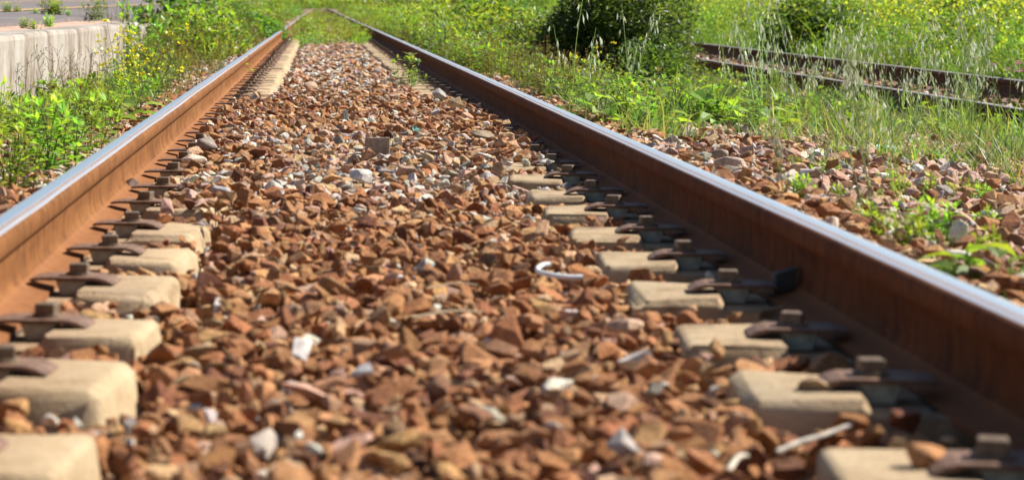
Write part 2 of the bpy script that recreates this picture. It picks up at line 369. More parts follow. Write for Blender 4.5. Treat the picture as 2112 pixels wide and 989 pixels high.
def mk_spike(h=.3, stems=16, sp=.10):
    st, lf, sd = MB(), MB(), MB()
    for i in range(stems):
        d = (V(0, 0, 1) + rdir(0, .1) * random.uniform(0, .25)).normalized(); hh = h * random.uniform(.55, 1.1)
        pts = curve_pts(V(random.gauss(0, sp), random.gauss(0, sp), 0), d, hh, 8, 0, .04); tube(st, pts, .0022, .001, jc(BR))
        for k in range(18):
            t = random.uniform(.08, .98); q = pts[int(t * 8)]
            leaf(lf, q, rdir(-.1, .8), random.uniform(.016, .034) * (1.2 - .6 * t), .011, jc(random.choice((OL, OL, MG, YG))), .3, random.uniform(-.6, .6))
        for k in range(12):
            q = pts[8 - int(random.random() ** 1.5 * 5)]; leaf2(sd, q + V(0, 0, random.uniform(-.01, .01)), rdir(-.2, 1), .009, .006, jc(random.choice((BR, (.40, .26, .12), OL))))
    return {'stems': (st, 'leaf'), 'leaves': (lf, 'leaf'), 'seed_heads': (sd, 'straw')}
def mk_bigleaf(h=.14, n=16, L=.085, W=.07, cols=(YG, MG), sp=.05):
    st, lf = MB(), MB()
    for i in range(n):
        d = rdir(.25, .95); hh = h * random.uniform(.5, 1.1)
        pts = curve_pts(V(random.gauss(0, sp * .5), random.gauss(0, sp * .5), -.005), d, hh, 4, .2, .05); tube(st, pts, .002, .0014, jc(STEM))
        o = V(d.x, d.y, random.uniform(-.15, .35)); leaf(lf, pts[-1], o, L * random.uniform(.6, 1.1), W * random.uniform(.6, 1.1), jc(random.choice(cols)), random.uniform(.15, .5), random.uniform(-.4, .4), .3)
    return {'stems': (st, 'leaf'), 'leaves': (lf, 'leaf')}
def mk_dry(h=.3, n=3):
    st, lf, bd = MB(), MB(), MB()
    for i in range(n):
        d = (V(0, 0, 1) + rdir(0, .1) * random.uniform(.05, .3)).normalized(); pts = curve_pts(V(random.gauss(0, .02), random.gauss(0, .02), 0), d, h * random.uniform(.75, 1.05), 8, 0, .06)
        tube(st, pts, .0022, .0012, (.10, .065, .04))
        for k in range(5):
            q = pts[random.randrange(3, 8)]; bp = curve_pts(q, (V(0, 0, .8) + rdir(0, .2)), h * random.uniform(.1, .3), 4, 0, .1); tube(st, bp, .0013, .0009, (.10, .065, .04))
            for z in range(3): leaf2(bd, bp[-1 - z % 2], rdir(.2, 1), .016, .008, jc((.16, .15, .05)))
        for k in range(7): leaf(lf, pts[random.randrange(0, 4)], rdir(-.1, .6), random.uniform(.04, .07), .028, jc(random.choice((MG, DG, OL))), .35, random.uniform(-.5, .5))
    return {'stems': (st, 'leaf'), 'leaves': (lf, 'leaf'), 'leaf_buds': (bd, 'leaf')}
def mk_pink(h=.32):
    d = mk_bigleaf(h * .5, 12, .06, .05, (MG, YG)); fl = MB(); st = d['stems'][0]
    for i in range(5):
        pts = curve_pts(V(0, 0, 0), (V(0, 0, 1) + rdir(0, .1) * .3), h * random.uniform(.7, 1.05), 5, 0, .05); tube(st, pts, .002, .0012, jc(STEM))
        for k in range(5):
            a = k * 1.2566 + i; leaf(fl, pts[-1], V(math.cos(a), math.sin(a), .55), .042, .036, jc((.70, .26, .58), .1), .35)
    d['blossoms'] = (fl, 'petal'); return d
def mk_shrub(rx, ry, h, n, L, W, cols, tips=40, big=.0):
    """a dense mound: leaves through an uneven half-ellipsoid, with leafy shoots standing out of it"""
    st, lf = MB(), MB(); lob = [(rdir(-.05, .95), random.uniform(.12, .3)) for _ in range(9)]
    def rad(d): return 1 - .12 + sum(a * max(0, d.dot(l)) ** 5 for l, a in lob) * .75 
    for i in range(n):
        d = rdir(.0, 1); rr_ = random.random() ** 1.7; k = rad(d) * (1 - .7 * rr_)
        q = V(d.x * rx * k, d.y * ry * k, d.z * h * k)
        g_ = 1 + 1.3 * rr_; leaf(lf, q, (d * .7 + rdir(-.5, .8) * .9), g_ * L * random.uniform(.6, 1.2), g_ * W * random.uniform(.7, 1.2), jc(random.choice(cols), .25), random.uniform(.1, .4), random.uniform(-.7, .7))
    for i in range(tips):
        d = rdir(.15, 1); k = rad(d) * .88; q = V(d.x * rx * k, d.y * ry * k, d.z * h * k)
        pts = curve_pts(q, (d * .35 + V(0, 0, 1)).normalized(), h * random.uniform(.12, .28), 5, 0, .07); tube(st, pts, .0025, .001, jc(STEM))
        for z in range(16):
            leaf(lf, pts[1 + z % 5], rdir(.0, .8), L * random.uniform(.5, .9), W * .7, jc(random.choice(cols)), .25, random.uniform(-.5, .5))
    for i in range(7): tube(st, curve_pts(V(0, 0, 0), rdir(.3, 1), h * .8, 5, 0, .1), .008, .003, (.10, .07, .04))
    return {'stems': (st, 'leaf'), 'foliage': (lf, 'leaf')}
def mk_farclump(h=.7, r=.35, n=130, L=.085, W=.045, cols=(YG, MG), flowers=0, blades=0):
    mb = MB()
    for i in range(n):
        a = random.uniform(0, 6.283); rr = r * math.sqrt(random.random()); z = h * random.random() ** .8 * (1 - .55 * (rr / r) ** 2)
        leaf2(mb, V(rr * math.cos(a), rr * math.sin(a), z), rdir(-.1, 1), L * random.uniform(.6, 1.3), W * random.uniform(.6, 1.3), jc(random.choice(cols), .3), random.uniform(-1, 1))
    for i in range(blades):
        blade(mb, V(random.gauss(0, r * .5), random.gauss(0, r * .5), 0), rdir(.6, 1), h * random.uniform(.6, 1.25), .014, jc(random.choice(cols), .25), random.uniform(.2, .9), 4)
    for i in range(flowers):
        a = random.uniform(0, 6.283); rr = r * math.sqrt(random.random()); q = V(rr * math.cos(a), rr * math.sin(a), h * random.uniform(.65, 1.15))
        for k in range(3): 
            s, u = perp(rdir(.1, 1)); e = random.uniform(.008, .014); o = q + rdir(-1, 1) * .015
            mb.add([o - s * e, o - u * e, o + s * e, o + u * e], [(0, 1, 2, 3)], jc(YEL, .15))
    return mb
def make_proto(name, parts):
    root = empty(name)
    for top_, low in (('grass_spikelets', 'culms'), ('seed_heads', 'stems')):      # the heads grow along their stalks: one mesh with them
        if top_ in parts:
            a_, (b_, mk_) = parts.pop(top_)[0], parts[low]; o_ = len(b_.v)
            b_.v += a_.v; b_.c += a_.c; b_.f += [tuple(i + o_ for i in f) for f in a_.f]; b_.mi += [1] * len(a_.f); parts[low] = (b_, 'stalk')
    for pn, (mb, mk) in parts.items():
        if mb.v: mb.build(pn, [M['leaf'], M['straw']] if mk == 'stalk' else M[mk], root)
    return root

# ------------------------------------------------------------------ world, sun, camera
w = bpy.data.worlds.new('World'); S.world = w; w.use_nodes = True; nt = w.node_tree
sky = nt.nodes.new('ShaderNodeTexSky'); sky.sky_type = 'NISHITA'; sky.sun_disc = False
SD = Vector((1.0, .38, 1.0)).normalized()
el = math.asin(SD.z); az = math.atan2(SD.x, SD.y)
sky.sun_elevation = el; sky.sun_rotation = az; sky.dust_density = .5; sky.ozone_density = 2.0; sky.air_density = 1.0
bg = nt.nodes['Background']; bg.inputs[1].default_value = .064; nt.links.new(sky.outputs[0], bg.inputs[0])
L = bpy.data.lights.new('sun', 'SUN'); L.energy = 5.0; L.angle = R(.53); L.color = (1, .93, .82)
so = bpy.data.objects.new('sun', L); COL.objects.link(so); so.rotation_euler = (-SD).to_track_quat('-Z', 'Y').to_euler()
cd = bpy.data.cameras.new('camera'); cam = bpy.data.objects.new('camera', cd); COL.objects.link(cam); S.camera = cam
cam.location = (CAMX, 0, CAMZ); cam.rotation_euler = (R(90), 0, 0)
cd.sensor_width = 36; cd.lens = 36 * F / 2112; cd.shift_x = (1056 - VX) / 2112; cd.shift_y = -(494.5 - VY) / 2112
cd.clip_start = .05; cd.clip_end = 6000; cd.dof.use_dof = True; cd.dof.focus_distance = 10.8; cd.dof.aperture_fstop = 6.8
S.view_settings.view_transform = 'Standard'; S.view_settings.look = 'None'; S.view_settings.exposure = 0.84; S.view_settings.gamma = 1
S.cycles.max_bounces = 6; S.cycles.diffuse_bounces = 3; S.cycles.glossy_bounces = 2; S.cycles.transmission_bounces = 3

# ------------------------------------------------------------------ ground
xs = np.unique(np.concatenate([np.linspace(-12, 16, 150), -12 - np.geomspace(1, 1500, 22), 16 + np.geomspace(1, 1500, 22)]))
ys = np.unique(np.concatenate([np.linspace(-6, 60, 140), 60 + np.geomspace(1, 4000, 40), -6 - np.geomspace(1, 60, 8)]))
X, Y = np.meshgrid(xs, ys); Z = G(X, Y)
Z = np.where((np.abs(X) < 1.2), Z, Z + .012 * np.sin(X * 3.1 + Y * 1.7) * np.sin(Y * 2.3 - X))
nx, ny = len(xs), len(ys)
fs = [(j * nx + i, j * nx + i + 1, (j + 1) * nx + i + 1, (j + 1) * nx + i) for j in range(ny - 1) for i in range(nx - 1)]
me = bpy.data.meshes.new('ground'); me.from_pydata(np.stack([X.ravel(), Y.ravel(), Z.ravel()], 1).tolist(), [], fs)
me.materials.append(M['ground']); me.polygons.foreach_set('use_smooth', [True] * len(me.polygons))
tag(link('ground', me), kind='structure')

# ------------------------------------------------------------------ rails
half = [(.070, 0), (.070, .0115), (.045, .0165), (.024, .0225), (.013, .033), (.0085, .048), (.008, .07), (.008, .092), (.0115, .108), (.020, .1145), (.033, .1185), (.0355, .122), (.0362, .135), (.0358, .146), (.034, .1515), (.030, .1552), (.024, .1573), (.013, .1586), (.005, .159)]
prof = half + [(-x, z) for x, z in half[::-1]]
def make_rail(name, x, z, m, y0, y1, dx=0., bendy=False):
    n = len(prof); segs = np.unique(np.concatenate([[y0], np.arange(math.ceil(y0), min(y1, 60), 1.0), np.linspace(min(y1, 60), y1, 24)]))
    mb = MB(); vs = []
    for y in segs:
        for px, pz in prof: vs.append((px, y, pz))
    fs = [(j * n + i, j * n + (i + 1) % n, (j + 1) * n + (i + 1) % n, (j + 1) * n + i) for j in range(len(segs) - 1) for i in range(n)]
    fs = [f[::-1] for f in fs] + [tuple(range(n)), tuple(range((len(segs) - 1) * n, len(segs) * n))[::-1]]
    mb.add(vs, fs); me = mb.mesh(name, m); 
    me.polygons.foreach_set('use_smooth', [len(p.vertices) == 4 for p in me.polygons])
    try: me.set_sharp_from_angle(angle=R(35))
    except Exception: pass
    o = link(name, me); o.location = (x, 0, z); o.rotation_euler = (0, 0, -math.atan(dx)); return o
RZ = .012
a = make_rail('steel_rail', -.7685, RZ, M['rail_sunlit'], .8, 300)
tag(a, 'rusty main track rail nearest the platform wall, its inner side orange in sunlight', 'rail', 'rails of the main track')
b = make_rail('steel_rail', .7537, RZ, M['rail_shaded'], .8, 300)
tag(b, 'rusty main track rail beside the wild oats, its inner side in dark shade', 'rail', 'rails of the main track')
SZ = -.07 - .159
c = make_rail('steel_rail', CAMX + 4.20, SZ, M['rail_old'], 4, 200, .014)
tag(c, 'dark rusty siding rail standing right behind the wild oat heads', 'rail', 'rails of the siding')
d = make_rail('steel_rail', CAMX + 5.62, SZ, M['rail_old'], 4, 200, .021)
tag(d, 'dark rusty siding rail farther back, against the yellow flowered field', 'rail', 'rails of the siding')
# weld bead on the sunlit rail, a child of that rail
bm = bmesh.new()
for k in (0, 1):
    a_ = [bm.verts.new((x * 1.03 + (.0016 if x > 0 else -.0016), 19.6 + k * .03, z * 1.0 + (.001 if z > .1 else 0))) for x, z in prof]
    if k == 0: first = a_
for i in range(len(prof)):
    j = (i + 1) % len(prof); bm.faces.new((first[i], first[j], a_[j], a_[i]))
bm.faces.new(first[::-1]); bm.faces.new(a_)
bmesh.ops.recalc_face_normals(bm, faces=list(bm.faces))
link('weld_collar', bm_mesh(bm, 'weld_collar', M['clip']), a)
# small near-black wedge set on the foot of the shaded rail
bm = extrude_profile([(-.060, .0145), (-.022, .024), (-.016, .066), (-.058, .054)], 0, .035, bev=.002)
wdg = link('dark_wedge', bm_mesh(bm, 'dark_wedge', plain('wedge_dark', (.035, .028, .024), .7)), b); wdg.location = (0, 4.62, 0)
tag(wdg, 'black wedge shaped block on the rail foot')

# ------------------------------------------------------------------ sleepers
SL_P, SL_Y0 = .6, 2.90
BT = .034                  # top of the sleeper blocks; the rail foot sits in a seat let into it
def make_sleeper():
    root = empty('concrete_sleeper')
    for s in (-1, 1):
        rc, e0 = (.7537, .425) if s > 0 else (.780, .464)
        pr = [(e0 - .015, -.19), (e0, BT), (rc - .160, BT), (rc - .150, .0112), (rc + .150, .0112), (rc + .160, BT), (1.13, BT), (1.15, -.19)]
        bm = extrude_profile([(s * x, z) for x, z in pr], -.1425, .1425)
        for v in bm.verts:
            if v.co.z < -.1: v.co.y *= 1.1
        bmesh.ops.bevel(bm, geom=[e for e in bm.edges if max(v.co.z for v in e.verts) > .02 and not (abs(e.verts[0].co.x - e.verts[1].co.x) < .002 and abs(e.verts[0].co.y - e.verts[1].co.y) > .2 and .55 < abs(e.verts[0].co.x) < 1.0)], offset=.019, segments=4, affect='EDGES', profile=.5, clamp_overlap=True)
        for v in bm.verts: v.co += Vector((random.gauss(0, .0012), random.gauss(0, .0012), random.gauss(0, .0008)))
        for k in range(8):
            cv = random.choice([v for v in bm.verts if v.co.z > .0 and abs(v.co.x) < .6 or v.co.z > .02]).co.copy(); cr = random.uniform(.015, .035)
            for v in bm.verts:
                f_ = max(0, 1 - (v.co - cv).length / cr); v.co += (Vector((s * (rc - .1), 0, -.08)) - v.co).normalized() * .010 * f_
        me = bm_mesh(bm, 'block', M['concrete'], True)
        try: me.set_sharp_from_angle(angle=R(40))
        except Exception: pass
        blk = link('block', me, root)
        pad = link('rail_pad', bm_mesh(box_bm((s * rc if s > 0 else -.7685) - .066, (s * rc if s > 0 else -.7685) + .066, -.09, .09, .0116, .0119), 'rail_pad', M['rubber']), blk)
        for q in (1, -1):            # q = +1: clip towards the track centre
            ori = -s * q
            top = .0485
            pr = [(.046, top - .006), (.052, top - .002), (.075, top), (.182, top), (.198, top - .004), (.214, top - .013), (.212, top - .0165), (.195, top - .011), (.178, top - .0065), (.075, top - .0065), (.05, top - .0085)]
            pts = [(s * rc + ori * u, z) for u, z in pr]
            bm = extrude_profile(pts, -.05, .05, bev=.0012)
            for v in bm.verts:
                u = abs(v.co.x - s * rc); v.co.y *= .84 + .16 * math.sin(math.pi * min(1, max(0, (u - .05) / .16)))
            cl = link('clip_plate', bm_mesh(bm, 'clip_plate', M['clip']), root)
            bx = s * rc + ori * .138
            bm = box_bm(-.018, .018, -.0175, .0175, .002, .023, .003, 2)
            bmesh.ops.create_cone(bm, cap_ends=True, segments=18, radius1=.027, radius2=.026, depth=.005, matrix=Matrix.Translation((0, 0, .0025)))
            bo = link('clip_bolt', bm_mesh(bm, 'clip_bolt', M['bolt']), cl); bo.location = (bx, 0, top + .0002); bo.rotation_euler = (0, 0, R(8 * s))
            pts = [(s * rc + ori * u, z) for u, z in ((.108, .0114), (.146, .0114), (.160, top - .0067), (.098, top - .0067))]
            link('insulator', bm_mesh(extrude_profile(pts, -.038, .034, bev=.002), 'insulator', M['insul']), root)
    link('tie_bar', bm_mesh(box_bm(-.45, .45, -.03, .03, -.15, -.09, .004), 'tie_bar', M['clip']), root)
    return root
SP = [make_sleeper() for _ in range(6)]; NS = 60
for i in range(NS):
    o = SP[i] if i < 6 else copy_tree(SP[(i * 5 + 2) % 6])
    o.location = (random.gauss(0, .004), SL_Y0 + SL_P * i + random.gauss(0, .006), random.gauss(0, .002))
    o.rotation_euler = (0, 0, -math.atan(.1) + random.gauss(0, .004))
    for bo in o.children_recursive:
        if bo.name.startswith('clip_bolt'): bo.rotation_euler = (0, 0, random.uniform(-.35, .35))
    how = ('tan block ends standing clear of the ballast' if i < 7 else 'blocks half covered by stones' if i < 18 else 'pale block ends in the far ladder')
    tag(o, f'concrete sleeper with {how}, {ordinal(i)} from the photo bottom', 'sleeper', 'sleepers under the main track')

# ------------------------------------------------------------------ ballast (stuff)
protos = bpy.data.collections.new('rock_shapes')
def rock_mesh(name, m, n=11, flat=.5, bev=.05, seed=0):
    rr = random.Random(seed); bm = bmesh.new()
    ax = (1, rr.uniform(.62, .95), rr.uniform(flat * .75, flat * 1.25))
    for i in range(n):
        while True:
            p_ = Vector((rr.uniform(-1, 1), rr.uniform(-1, 1), rr.uniform(-1, 1)))
            if .6 < p_.length < 1.12: break
        bm.verts.new((p_.x * .5 * ax[0], p_.y * .5 * ax[1], p_.z * .5 * ax[2]))
    h = bmesh.ops.convex_hull(bm, input=list(bm.verts))
    bmesh.ops.delete(bm, geom=list({g for g in h['geom_interior'] + h['geom_unused'] if isinstance(g, bmesh.types.BMVert)}), context='VERTS')
    bmesh.ops.dissolve_limit(bm, angle_limit=R(14), verts=list(bm.verts), edges=list(bm.edges))
    bmesh.ops.bevel(bm, geom=list(bm.edges), offset=bev * rr.uniform(.5, 1.2), segments=1, affect='EDGES', clamp_overlap=True)
    bmesh.ops.triangulate(bm, faces=list(bm.faces)); bmesh.ops.recalc_face_normals(bm, faces=list(bm.faces))
    return bm_mesh(bm, name, m)
NR = 36
for i in range(NR):
    protos.objects.link(bpy.data.objects.new(f'rock_{i:02d}', rock_mesh('rock', M['stone'], 9 + i % 6,     .38 + .28 * ((i * 7) % 11) / 11, .03, i + 100)))
CATS = [(.48, .215, .090), (.60, .32, .14), (.24, .10, .05), (.68, .44, .25), (.68, .44, .33), (.86, .79, .69), (.43, .395, .355), (.36, .19, .10)]
W_NEAR = [.42, .27, .08, .12, .03, .026, .008, .05]; W_PALE = [.14, .09, .03, .18, .17, .29, .07, .03]; W_MID = [.38, .17, .12, .13, .06, .05, .03, .06]; W_SIDE = [.12, .07, .06, .20, .26, .22, .05, .03]
def gn_scatter(name, coll, pts, rot, scl, idx, tint):
    me = bpy.data.meshes.new(name); me.from_pydata(pts.tolist(), [], [])
    for n_, t_, arr, key in (('rot', 'FLOAT_VECTOR', rot, 'vector'), ('scl', 'FLOAT_VECTOR', scl, 'vector'), ('idx', 'INT', idx, 'value'), ('tint', 'FLOAT_COLOR', tint, 'color')):
        at = me.attributes.new(n_, t_, 'POINT'); at.data.foreach_set(key, np.ascontiguousarray(arr).ravel())
    o = link(name, me); ng = bpy.data.node_groups.new(name, 'GeometryNodeTree')
    ng.interface.new_socket('Geometry', in_out='INPUT', socket_type='NodeSocketGeometry'); ng.interface.new_socket('Geometry', in_out='OUTPUT', socket_type='NodeSocketGeometry')
    gi = ng.nodes.new('NodeGroupInput'); go = ng.nodes.new('NodeGroupOutput'); ip = ng.nodes.new('GeometryNodeInstanceOnPoints')
    ci = ng.nodes.new('GeometryNodeCollectionInfo'); ci.inputs['Collection'].default_value = coll; ci.inputs['Separate Children'].default_value = True; ci.inputs['Reset Children'].default_value = True
    ng.links.new(gi.outputs[0], ip.inputs['Points']); ng.links.new(ci.outputs[0], ip.inputs['Instance']); ip.inputs['Pick Instance'].default_value = True
    def na(n_, t_):
        q = ng.nodes.new('GeometryNodeInputNamedAttribute'); q.data_type = t_; q.inputs['Name'].default_value = n_; return q.outputs['Attribute']
    er = ng.nodes.new('FunctionNodeEulerToRotation'); ng.links.new(na('rot', 'FLOAT_VECTOR'), er.inputs[0]); ng.links.new(er.outputs[0], ip.inputs['Rotation'])
    ng.links.new(na('scl', 'FLOAT_VECTOR'), ip.inputs['Scale']); ng.links.new(na('idx', 'INT'), ip.inputs['Instance Index'])
    ng.links.new(ip.outputs[0], go.inputs[0]); md = o.modifiers.new('scatter', 'NODES'); md.node_group = ng
    return o
def grid(x0, x1, y0, y1, c, j=.45):
    gx, gy = np.meshgrid(np.arange(x0, x1, c), np.arange(y0, y1, c)); p_ = np.stack([gx.ravel(), gy.ravel()], 1); return p_ + rng.uniform(-j * c, j * c, p_.shape)
BX = []; KO = []
def add_stones(p2, dz, size, wts, keep=None, rnd=.010, tilt=.26):
    x, y = p2[:, 0], p2[:, 1]; n = len(x); s = np.clip(rng.lognormal(math.log(size),   .32, n), size * .45, size * 1.5) 
    z = B(x, y) + dz + rng.normal(0, rnd, n)
    # blocks of the sleepers: keep clear, or lie on top where the bed is high
    ph = ((y - x * -.1 - SL_Y0 + .3) % SL_P) - .3
    inb = (np.abs(ph) < .142 + s * .42) & (np.abs(x) > .437 - s * .45) & (np.abs(x) < 1.16) & (y < 40)
    ys0 = np.where(x < 0, 6.0, 7.7); buried = (y > ys0) & (y < 12.8) & (np.abs(x) < .60)
    thr = np.where(x < 0, .8, .28)
    ontop = inb & buried & (rng.random(n) < thr * (1 - .7 * sm(11.5, 12.8, y)) * np.clip((y - ys0) / .9 + .25, 0, 1)) & (dz > -.02)
    z = np.where(ontop, BT + .010 + .012 * rng.random(n), z); s = np.where(ontop, np.minimum(s, .052), s)
    ok = (~inb) | ontop
    rail = (np.abs(np.abs(x) - .7537) < .085 + s * .35)
    z = np.where(rail, np.minimum(z, -.005 - s * .45), z)
    outer = inb & (np.abs(x) > .87) & (dz > -.02)
    z = np.where(outer, BT + .010 + .02 * rng.random(n), z); s = np.where(outer, np.minimum(s, .06), s); ontop = ontop | outer; ok = (~inb) | ontop
    clip = (np.abs(ph) < .06 + .4 * s) & (np.abs(x) > .50) & (np.abs(x) < .7)
    ok &= ~(clip & ontop & (np.abs(x) > .53) & (np.abs(x) < .7))
    if dz > -.02:
        for kx, ky, kr in KO: ok &= ((x - kx) ** 2 + ((y - ky) * .8) ** 2 > (kr + s * .3) ** 2)
    if keep is not None: ok &= keep(x, y, n)
    x, y, z, s = x[ok], y[ok], z[ok], s[ok]; n = len(x)
    W = wts(x, y); W = W / W.sum(1, keepdims=True); cum = W.cumsum(1); cat = (rng.random(n)[:, None] > cum).sum(1).clip(0, 7)
    t = np.array(CATS)[cat] * rng.uniform(.75, 1.25, (n, 1)) * rng.uniform(.93, 1.07, (n, 3))
    s = np.where(cat == 5, s * .85, s)
    rot = np.stack([rng.normal(0, tilt, n), rng.normal(0, tilt, n), rng.uniform(0, 6.283, n)], 1)
    scl = s[:, None] * rng.uniform(.85, 1.2, (n, 3)) * 1.25
    BX.append((np.stack([x, y, z], 1), rot, scl, rng.integers(0, NR, n), np.concatenate([np.clip(t, 0, .95), np.ones((n, 1))], 1)))
def wmix(a, b, k): return np.array(a)[None] * (1 - k[:, None]) + np.array(b)[None] * k[:, None]
def w_mid(x, y):
    patch = sm(.15, .6, np.sin(x * 5.1 + y * .9) * .35 + np.sin(y * 1.9 - x * 2) * .3 + .5)
    k = sm(6.6, 7.6, y) * (1 - sm(9.2, 10.2, y)) * patch + .28 * sm(5.5, 8, y) + sm(13, 17, y) * .7
    w1 = wmix(W_NEAR, W_PALE, np.clip(k, 0, 1)); return w1
def w_side(x, y): return np.repeat(np.array(W_SIDE)[None], len(x), 0)
# notable single stones
def stone(px, py, wpx, col, label, shape=(1, .8, .6), seed=1, rot=(0, 0, 0), lift=.35, boxy=False, z=None, n=12):
    q = P(px, py); s0 = wpx * q.y / F; q = P(px, py + (.015 + s0 * shape[2] * lift * .8) * F / q.y)
    if z is not None:
        d_ = F * (CAMZ - z) / (py - VY); q = V(CAMX + (px - VX) * d_ / F, d_, z)
    s = wpx * q.y / F; KO.append((q.x, q.y, s * .45)); KO.append((q.x, q.y - s * .6, s * .3)); q.z += .022; m = stone_mat('lone_stone', False, col)
    if boxy:
        me = bm_mesh(box_bm(-.5, .5, -.5, .5, -.5, .5, .06, 2, .05), 'stone', m)
    else: me = rock_mesh('stone', m, n, .75, .06, seed)
    xs_ = [v.co for v in me.vertices]; ex = [max(v[k] for v in xs_) - min(v[k] for v in xs_) for k in range(3)]
    for v in me.vertices: v.co = Vector([v.co[k] / ex[k] * s * shape[k] for k in range(3)])
    nt_ = m.node_tree
    for nn in nt_.nodes:
        if nn.type == 'MAPPING': nn.inputs['Scale'].default_value = (1 / s,) * 3
        if nn.type == 'BUMP': nn.inputs['Distance'].default_value = .06 * s
    o = link('stone', me); o.location = (q.x, q.y, (q.z if z is None else z) + s * shape[2] * lift); o.rotation_euler = rot
    return tag(o, label, 'stone', 'stones that stand out on the ballast')
TAN = (.40, .29, .19); WH = (.74, .70, .66); GR = (.34, .34, .36); PK = (.56, .34, .25); DK = (.10, .055, .038); BN = (.34, .15, .07)
stone(779, 309, 46, (.34, .26, .19), 'squared tan stone block standing on the ballast between the rails', (1, .7, .82), 1, (0, 0, .25), .45, True)
stone(626, 735, 44, WH, 'flat white stone standing on edge among brown stones, lower middle of the track', (1, .45, 1.3), 5, (-.9, .15, .25), .4)
stone(1312, 735, 66, (.70, .68, .65), 'pale grey and white angular stone beside the block ends of the shaded rail', (1, .8, .75), 9, (0, .2, .5), .4)
stone(1690, 806, 70, (.40, .28, .16), 'tan stone lying on top of a sleeper block, beside a clip', (1, .7, .5), 12, (0, 0, .1), .5, z=BT)
stone(625, 812, 95, PK, 'large flat pink stone in the lower left of the ballast', (1, .7, .34), 14, (-.2, .1, .3), .45)
stone(375, 290, 30, DK, 'dark pointed triangular stone leaning on the sunlit rail foot', (1, .6, 1.0), 23, (0, .1, .3), .4, n=7, z=.0)
stone(430, 304, 46, (.30, .26, .22), 'rounded grey brown stone near the clip bolts of the sunlit rail', (1, .8, .62), 31, (0, 0, .4), .45)
stone(400, 333, 56, (.66, .52, .42), 'pale cream stone next to a clip bolt of the sunlit rail', (1, .7, .42), 33, (0, .1, .2), .45)
stone(255, 400, 64, (.22, .16, .13), 'dark smooth stone resting on the sunlit rail foot', (1, .5, .5), 35, (0, .05, .3), .5, z=.01)
stone(745, 778, 50, (.40, .40, .42), 'blue grey stone between the rails in the lower middle of the ballast', (1, .8, .6), 38, (.2, 0, .6), .4)
stone(300, 552, 56, (.55, .47, .36), 'pale mottled stone behind a sleeper block by the sunlit rail', (1, .6, .55), 41, (0, .2, .2), .4, z=-.05)
stone(1485, 330, 44, (.30, .25, .2), 'rounded grey stone at the foot of the green weeds by the siding', (1, .8, .8), 43, (0, 0, .3), .45)
stone(1505, 348, 66, (.46, .36, .29), 'wide brown and white stone on the shoulder ballast below the broad weeds', (1, .8, .55), 45, (0, .1, .2), .45)
stone(440, 905, 60, (.5, .33, .15), 'yellow ochre stone near the bottom edge beside a sleeper block', (1, .7, .6), 48, (.2, .1, .4), .4)
stone(1290, 690, 80, (.50, .34, .24), 'rounded pinkish brown stone behind the pale grey stone', (1, .7, .5), 51, (.1, .1, .1), .45)
stone(1285, 928, 70, (.42, .38, .36), 'grey stone near the bottom edge, left of the nearest block', (1, .8, .7), 53, (.2, .1, .4), .4)
stone(1425, 585, 62, (.45, .43, .40), 'pale grey slab leaning beside a clip of the shaded rail', (1, .5, .35), 55, (0, .35, .3), .6, z=-.03)
stone(1905, 965, 90, (.42, .2, .08), 'orange brown stone lying on the nearest sleeper block', (1, .7, .6), 57, (.1, .1, .4), .5, z=BT)
stone(15, 875, 60, (.74, .72, .7), 'white stone at the left edge between two near sleeper blocks', (1, .7, .7), 59, (.1, .1, .4), .4, z=-.04)
stone(1910, 440, 62, (.36, .32, .28), 'mottled grey stone on the shoulder ballast', (1, .7, .55), 61, (.1, .1, .4), .4)
stone(1700, 470, 60, (.66, .56, .48), 'pale cream stone behind the shaded rail head', (1, .7, .65), 63, (.1, .1, .4), .4)
stone(1950, 475, 64, (.09, .085, .085), 'black flat stone on the shoulder ballast', (1, .6, .3), 65, (.1, .1, .2), .4)
stone(905, 200, 34, (.32, .31, .3), 'small grey stone with a white face far along the ballast', (1, .7, .8), 67, (.1, .3, .4), .4)
stone(640, 182, 30, (.50, .36, .25), 'small tan block stone at far ballast beside pale stones', (1, .7, .6), 69, (.1, .1, .4), .45)
stone(750, 370, 50, (.72, .68, .64), 'white stone in the pale band of ballast', (1, .7, .55), 71, (.1, .2, .4), .45)
stone(460, 405, 60, (.42, .42, .44), 'grey stone with white edge near the sunlit rail clips', (1, .7, .5), 73, (.1, .2, .2), .45)
stone(1000, 283, 52, (.30, .23, .16), 'dark mossy brown stone by the shaded rail blocks', (1, .7, .35), 75, (0, 0, .1), .45)
stone(938, 222, 30, (.48, .36, .22), 'small pointed tan stone on the far ballast near the sapling', (1, .8, .8), 77, (0, 0, .5), .45)

# ------------------------------------------------------------------ litter
def tube_obj(name, pts, r, m, label, cat, sides=8, r1=None):
    mb = MB(); tube(mb, pts, r, r1 or r, (1, 1, 1), sides); o = mb.build(name, m, None, True); return tag(o, label, cat)
q = P(1150, 592); k = q.y / F; Zr = q.z + .026; KO += [(q.x - .03, q.y + .02, .045), (q.x + .03, q.y - .03, .045), (q.x, q.y - .06, .05)]
ring = [V(q.x + (u - 1150) * k * .97, q.y + dv, Zr + dz) for u, dv, dz in ((1199, -.03, -.002), (1175, -.035, -.002), (1145, -.03, 0), (1120, -.015, .003), (1108, .01, .006), (1112, .035, .010), (1126, .05, .014), (1140, .055, .014))]
mb = MB(); tube(mb, ring, .0052, .0052, (1, 1, 1), 10)
tag(mb.build('broken_ring', plain('white_plastic', (.72, .74, .76), .35), None, True), 'broken white plastic ring lying open on the brown ballast', 'ring')
